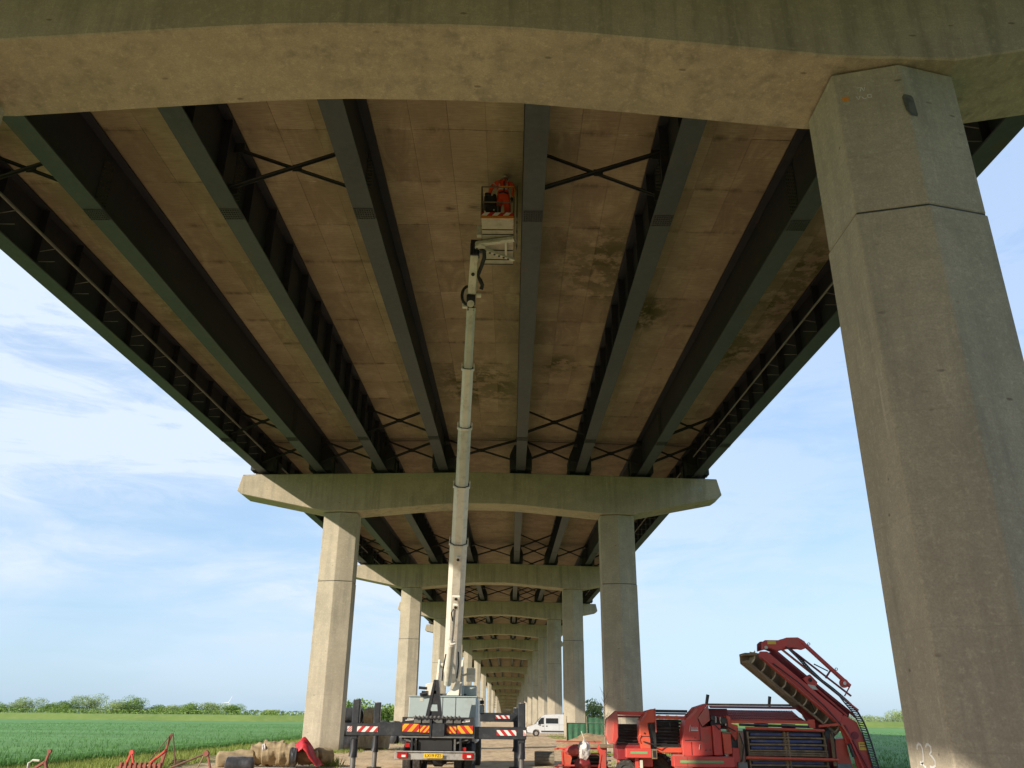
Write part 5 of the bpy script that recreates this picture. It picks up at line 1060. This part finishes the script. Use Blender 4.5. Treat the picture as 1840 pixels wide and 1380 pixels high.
for x0, x1, z1, mt in ((4.6, 6.25, 1.5, 'green_mesh'), (6.3, 7.9, 1.92, 'green_mesh')):
    m = MB(); 
    for i in range(17): x = x0 + (x1 - x0) * i / 16; dy = .05 * math.sin(i * 1.3); m.v += [(x, 72 + dy, .15), (x, 72 + dy * .3, z1), (x, 72.02 + dy * .3, z1), (x, 72.02 + dy, .15)]
    for i in range(16):
        a = i * 4
        for q in range(4): m.f.append((a + q, a + (q + 1) % 4, a + 4 + (q + 1) % 4, a + 4 + q))
    m.build('netting', mt, gf)
for x in (4.6, 6.27, 7.9): MB().tube([(x, 71.95, 0), (x, 71.95, 2.0)], .035, 6).build('fence_post', 'weathered_wood', gf)
MB().tube([(4.6, 71.94, 1.5), (7.9, 71.94, 1.5)], .015, 5).build('top_wire', 'pipe_metal', gf)
# ------------------------------------------------------------------ white panel van, side on, nose to the left
simple('van_white', (.60, .62, .65), (.56, .58, .60), .3, scale=.6, dirt=(.5, .47, .42), dirt_amt=.25)
simple('van_glass', (.02, .025, .03), (.03, .035, .04), .08, spec=.8); simple('van_plastic', (.05, .05, .055), (.06, .06, .06), .6)
VX, VY = 1.85, 95.0
van = thing('panel_van', 'white panel van with side window parked between the third pier columns, nose to the left', 'van', (VX + 2.7, VY + 1, 0))
sh_ = [(0, .42), (-.02, .78), (.12, 1.0), (.85, 1.22), (1.55, 1.98), (1.95, 2.18), (3.2, 2.24), (5.2, 2.22), (5.38, 2.05), (5.42, .9), (5.4, .4)]
def arc_(cx, r=.40): return [(cx + r * math.cos(t), .36 + r * math.sin(t)) for t in [i * math.pi / 8 for i in range(9)]]
low_ = [(4.9, .36)] + arc_(4.5)[0:] + [(1.35, .36)] + arc_(.95) + [(.5, .36)]
poly = sh_ + low_
vb = MB().loft([[(VX + x * 1.0 + (2.7 - x) * 0, VY + dy, z if z < 1.1 else z) for x, z in [(2.7 + (px - 2.7) * s, .36 + (pz - .36) * (s if pz > 1.3 else 1)) for px, pz in poly]] for dy, s in ((0, .985), (.06, 1.0), (1.94, 1.0), (2.0, .985))]).build('body', 'van_white', van, bev=.0)
for cx in (.95, 4.5):
    for y in (VY + .14, VY + 1.86): wheel(van, (VX + cx, y, .34), .34, .24, (0, 1, 0))
MB().prism([(VX + .95, 1.24), (VX + 1.48, 1.86), (VX + 1.8, 1.9), (VX + 1.8, 1.24)], 'xz', VY - .01, VY + .02).build('cab_window', 'van_glass', van, bev=.01)
MB().box(VX + 2.0, VX + 3.35, VY - .01, VY + .02, 1.3, 1.84).build('side_window', 'van_glass', van, bev=.01); MB().prism([(.78, 1.2), (.9, 1.2), (1.62, 1.95), (1.5, 1.95)], 'xz', 0, 0) 
MB().loft([[(VX + .84, y, 1.235), (VX + 1.52, y, 1.96), (VX + 1.535, y, 1.985), (VX + .82, y, 1.245)] for y in (VY + .15, VY + 1.85)]).build('windscreen', 'van_glass', van)
MB().box(VX + 1.5, VX + 4.0, VY - .03, VY + .02, .44, .60).build('side_strip', 'van_plastic', van, bev=.015); MB().box(VX - .06, VX + .5, VY + .03, VY + 1.97, .34, .62).build('front_bumper', 'van_plastic', van, bev=.05)
for x in (1.84, 3.42): MB().box(VX + x, VX + x + .012, VY - .004, VY + .01, .6, 2.05).build('door_seam', 'van_plastic', van)
MB().box(VX + 2.0, VX + 5.3, VY - .006, VY + .01, 1.18, 1.195).build('body_crease', 'van_plastic', van)
for x in (1.62, 2.02): MB().box(VX + x, VX + x + .16, VY - .03, VY + .01, 1.0, 1.1).build('door_handle', 'van_plastic', van, bev=.01)
MB().box(VX + 1.05, VX + 1.2, VY - .26, VY - .04, 1.22, 1.48).build('wing_mirror', 'van_white', van, bev=.03); MB().box(VX - .0, VX + .25, VY - .01, VY + .2, .8, .95).build('headlight', 'white_stripe', van, bev=.02)
# ------------------------------------------------------------------ stacked bales behind the second pier's left column
simple('black_wrap', (.035, .037, .042), (.06, .06, .065), .3, scale=3, bumpd=.03, fine=7, st=(1, 1, .3)); simple('jute', (.40, .31, .19), (.28, .21, .12), .95, scale=3, st=(4, 4, .4), bumpd=.03, fine=16, dirt=(.18, .13, .08), dirt_amt=.5)
simple('jute_light', (.36, .28, .165), (.25, .19, .11), .95, scale=2, st=(.5, 3, 3), bumpd=.02, fine=18, dirt=(.26, .20, .13), dirt_amt=.5)
def bale(c, ax, r, ln, mat, label, seed, name='wrapped_bale', cat='bale', group=None, amp=.05, dz=0, ends=None):
    c = Vector(c); ax = Vector(ax).normalized(); a = ax.cross(Vector((0, 0, 1))).normalized() if abs(ax.z) < .9 else Vector((1, 0, 0)); b = ax.cross(a); secs = []; n, k = 30, 30
    for i in range(n + 1):
        t = i / n; s = min(1, (min(t, 1 - t) * 9 + .55)) if 0 < i < n else .45; row = []
        fold = 1 + amp * .6 * noise.noise(Vector((t * ln * 3.2, seed, 0)))
        for j in range(k):
            q = 2 * math.pi * j / k; row.append(c + ax * ln * (t - .5) + (a * math.cos(q) + b * math.sin(q)) * r * s * fold * (1 + amp * noise.noise(Vector((math.cos(q) * 1.7, math.sin(q) * 1.7, t * 4 + seed))) + amp * .22 * noise.noise(Vector((math.cos(q) * 4, math.sin(q) * 4, t * ln * 14 + seed)))))
        secs.append(row)
    o = MB().loft(secs).build(name, mat, None, smooth=True); return tag(o, label, cat, group)
GB = 'bales stacked behind the second pier'
bale((-9.3, 52, 1.85), (1, .1, 0), .42, 1.2, 'black_wrap', 'black wrapped bale on top of the stack, half behind the left column', 1, group=GB)
bale((-9.5, 52, 1.1), (1, .1, 0), .42, 1.2, 'black_wrap', 'black wrapped bale in the middle layer of the stack beside the left column', 2, group=GB); bale((-9.5, 52, .38), (1, .1, 0), .42, 1.2, 'black_wrap', 'black wrapped bale at the bottom of the stack beside the left column', 3, group=GB)
bale((-8.15, 52, 1.78), (1, .05, 0), .48, 1.0, 'jute', 'frayed brown netting roll on top of the stack between the two jacks', 4, 'netting_roll', 'roll', GB, .16); bale((-8.45, 52, .66), (0, .05, 1), .62, 1.3, 'jute', 'upright frayed brown netting bundle under the top netting roll', 5, 'netting_roll', 'roll', GB, .14)
bale((-7.55, 52.5, .6), (0, .05, 1), .45, 1.15, 'jute', 'upright netting bundle at the right end of the stack', 6, 'netting_roll', 'roll', GB, .16); bale((-8.9, 53.5, 1.6), (1, 0, 0), .4, 1.2, 'black_wrap', 'black wrapped bale in the row behind the stack, by the netting roll', 7, group=GB)
for i in range(4): bale((-9.2 + i * .85, 64, 1.15), (.3, 1, 0), .38, 1.2, 'black_wrap' if i % 2 == 0 else 'grey_wrap' if 'grey_wrap' in MT else simple('grey_wrap', (.16, .16, .165), (.10, .10, .105), .45, scale=3, bumpd=.02, fine=8).name, ['dark bale, leftmost of the upper row behind the truck outrigger', 'grey bale, second in the upper row behind the truck outrigger', 'dark bale, third in the upper row behind the truck outrigger', 'grey bale, rightmost of the upper row behind the truck outrigger'][i], 20 + i, group='bales in the far row'); bale((-9.2 + i * .85, 64, .4), (.3, 1, 0), .4, 1.2, 'black_wrap', ['dark bale, leftmost on the ground in the far row', 'dark bale, second on the ground in the far row', 'dark bale, third on the ground in the far row', 'dark bale, rightmost on the ground in the far row'][i], 30 + i, group='bales in the far row')
# ------------------------------------------------------------------ rolls of tan netting at the lower left
GR = 'tan netting rolls on the verge'
R_ = [((-10.15, 33.2, .30), (1, .25, .06), .29, 1.4, 'jute_light', 'low tan netting roll at the left end of the heap'), ((-9.3, 33.6, .45), (1, .2, .02), .38, .9, 'jute_light', 'tan netting roll sloping up beside the dark wrapped one'),
      ((-8.85, 33.4, .5), (1, .15, 0), .40, .8, 'jute_light', 'bulky tan netting roll in the middle of the heap'), ((-8.2, 33.2, .47), (1, .12, 0), .38, .7, 'jute_light', 'tan netting roll just left of the red tarpaulin'),
      ((-7.55, 33.5, .38), (1, .15, 0), .27, .75, 'jute_light', 'smaller tan netting roll under the red tarpaulin'), ((-7.15, 34.2, .38), (.55, .8, 0), .30, .7, 'jute_light', 'short tan roll with its end showing beside the pier foot')]
for i, (c, ax, r, l, mt, lb) in enumerate(R_): bale(c, ax, r, l, mt, lb, 40 + i, 'netting_roll', 'roll', GR, .2)
bale((-9.15, 33.15, .62), (1, .3, .1), .20, .12, 'sack_white', 'narrow band of torn pale plastic round the tan netting', 50, 'plastic_band', 'plastic band', None, .2)
bale((-9.5, 31.6, .2), (1, .1, 0), .25, 1.0, 'black_wrap', 'dark wrapped roll in front of the tan netting rolls', 51, 'wrapped_roll', 'roll', None, .08); bale((-7.95, 32.9, .42), (1, .1, 0), .30, .28, 'black_wrap', 'short black roll squeezed between two tan netting rolls', 52, 'wrapped_roll', 'roll', None, .1)
# tarpaulin draped over the right end of the heap
simple('tarp_red', (.55, .03, .04), (.42, .02, .03), .55, scale=3, bumpd=.01)
m = MB(); nu, nv = 44, 24
for i in range(nu + 1):
    for j in range(nv + 1):
        u_, v_ = i / nu, j / nv; x = -8.75 + 1.75 * u_; y = 32.75 + 1.3 * v_
        ridge = .56 + .42 * math.exp(-((u_ - .62) / .2) ** 2) + .12 * math.exp(-((u_ - .25) / .25) ** 2)
        z = ridge * (1 - .35 * (v_ * 2 - 1) ** 2) + .13 * noise.noise(Vector((u_ * 8, v_ * 4, 0))) + .06 * abs(noise.noise(Vector((u_ * 22, v_ * 9, 4)))); drop = max(0, u_ - .72) / .28; z = z * (1 - .8 * drop ** 1.3); wdt = .16 + .84 * min(1, u_ * 1.7); y = 33.3 + (v_ - .5) * 1.2 * wdt; m.v.append((x, y, max(.1, z)))
for i in range(nu):
    for j in range(nv): a = i * (nv + 1) + j; m.f.append((a, a + nv + 1, a + nv + 2, a + 1))
tp = m.build('red_tarpaulin', 'tarp_red', None, smooth=True); so = tp.modifiers.new('thickness', 'SOLIDIFY'); so.thickness = .012; tag(tp, 'crumpled bright red tarpaulin draped over the tan netting rolls by the pier', 'tarpaulin')
# ------------------------------------------------------------------ rusty plough frames at the lower left edge
simple('rust_red', (.34, .10, .07), (.24, .08, .055), .7, scale=4, dirt=(.18, .10, .07), dirt_amt=.7); simple('rust_brown', (.16, .09, .06), (.11, .065, .045), .85, scale=5)
pw = thing('plough', 'rusty red plough with tall headstock and stays at the lower left', 'plough', (-9.6, 24.3, 0)); PY = 24.0
def bar(a, b_, w_, h_, mat, parent, nm): return MB().beam((a[0], a[2] if len(a) > 2 else PY, a[1]), (b_[0], b_[2] if len(b_) > 2 else PY, b_[1]), w_, h_, (0, 1, 0)).build(nm, mat, parent, bev=.006)
bar((-9.16, 1.30), (-9.26, .86), .05, .06, 'rust_red', pw, 'headstock'); bar((-9.25, .88), (-9.34, .42), .07, .08, 'rust_red', pw, 'headstock'); bar((-9.15, 1.33, 24), (-9.52, .66, 23.7), .022, .025, 'rust_brown', pw, 'stay'); bar((-9.13, 1.33), (-8.93, .55), .03, .035, 'rust_brown', pw, 'stay')
bar((-9.22, .92), (-9.62, .58), .05, .13, 'farm_red', pw, 'link_arm'); MB().beam((-9.66, PY - .04, .52), (-9.44, PY - .04, .72), .012, .05, (0, 1, 0)).build('sticker', 'label_yellow', pw)
bar((-10.5, .46), (-9.3, .56), .07, .11, 'rust_red', pw, 'main_frame'); m = MB()
for i in range(9): x = -10.4 + i * .13; m.box(x, x + .06, PY - .08, PY + .06, .40, .60)
m.build('clamp_plates', 'rust_red', pw); bar((-10.16, .84), (-10.28, .46), .05, .08, 'farm_red', pw, 'mast'); bar((-10.15, .84), (-10.0, .42), .045, .07, 'farm_red', pw, 'mast'); MB().disc((-10.15, PY, .85), (0, 1, 0), .06, .09, 10).build('mast_eye', 'farm_red', pw)
for i, x in enumerate((-10.3, -9.9, -9.5)): MB().tube([(x, PY, .45), (x + .1, PY + .1, .25), (x - .05, PY - .1, .02)], [.03, .03, .015], 6).build('tine', 'rust_brown', pw)
m = MB()
for i in range(5): m.ring((-9.05 + i * .03, PY + .3, .52 + .035 * i), (.1, .1, 1), [(.14, -.012), (.17, -.012), (.17, .012), (.14, .012)], 14)
m.build('coil_of_chain', 'rust_brown', pw)
p2 = thing('cultivator', 'dull rusty cultivator frame at the extreme lower left in front of the crop', 'cultivator', (-12.3, 24.3, 0)); bar((-12.36, .84), (-12.42, .55), .05, .07, 'rust_red', p2, 'mast'); bar((-12.42, .6), (-12.72, .4), .06, .1, 'rust_red', p2, 'brace'); bar((-12.42, .6), (-12.3, .3), .06, .1, 'rust_red', p2, 'brace'); bar((-12.9, .35), (-11.9, .38), .08, .1, 'rust_red', p2, 'main_frame'); MB().disc((-12.36, PY, .85), (0, 1, 0), .055, .08, 10).build('mast_eye', 'rust_red', p2)
MB().tube([(-12.85, PY, .3), (-12.86, PY, .56), (-12.76, PY, .63), (-12.58, PY, .62)], .03, 7).build('curved_tine', 'lift_cream', p2, smooth=True)
for x in (-12.8, -12.3, -12.0): MB().tube([(x, PY, .35), (x + .08, PY, .2), (x - .04, PY - .1, .02)], [.03, .03, .015], 6).build('tine', 'rust_brown', p2)
p3 = thing('harrow_arm', 'rusty harrow frame with a long curved bar in front of the tan netting rolls', 'harrow', (-8.4, 24.3, 0)); MB().tube([(-9.1, PY, .46), (-8.7, PY, .62), (-8.2, PY, .82)], .028, 7).build('curved_bar', 'rust_brown', p3, smooth=True); bar((-8.13, .86), (-7.98, .45), .05, .06, 'rust_red', p3, 'strut'); MB().disc((-8.15, PY, .84), (0, 1, 0), .075, .1, 8).build('pivot_block', 'rust_red', p3); bar((-8.2, .8), (-8.35, .45), .03, .03, 'tan_belt', p3, 'strut')
bar((-9.1, .44), (-7.8, .42), .06, .06, 'rust_brown', p3, 'main_frame')
for x in (-9.0, -8.4, -7.9): MB().tube([(x, PY, .42), (x + .06, PY, .2), (x - .04, PY - .1, .02)], [.03, .03, .015], 6).build('tine', 'rust_brown', p3)
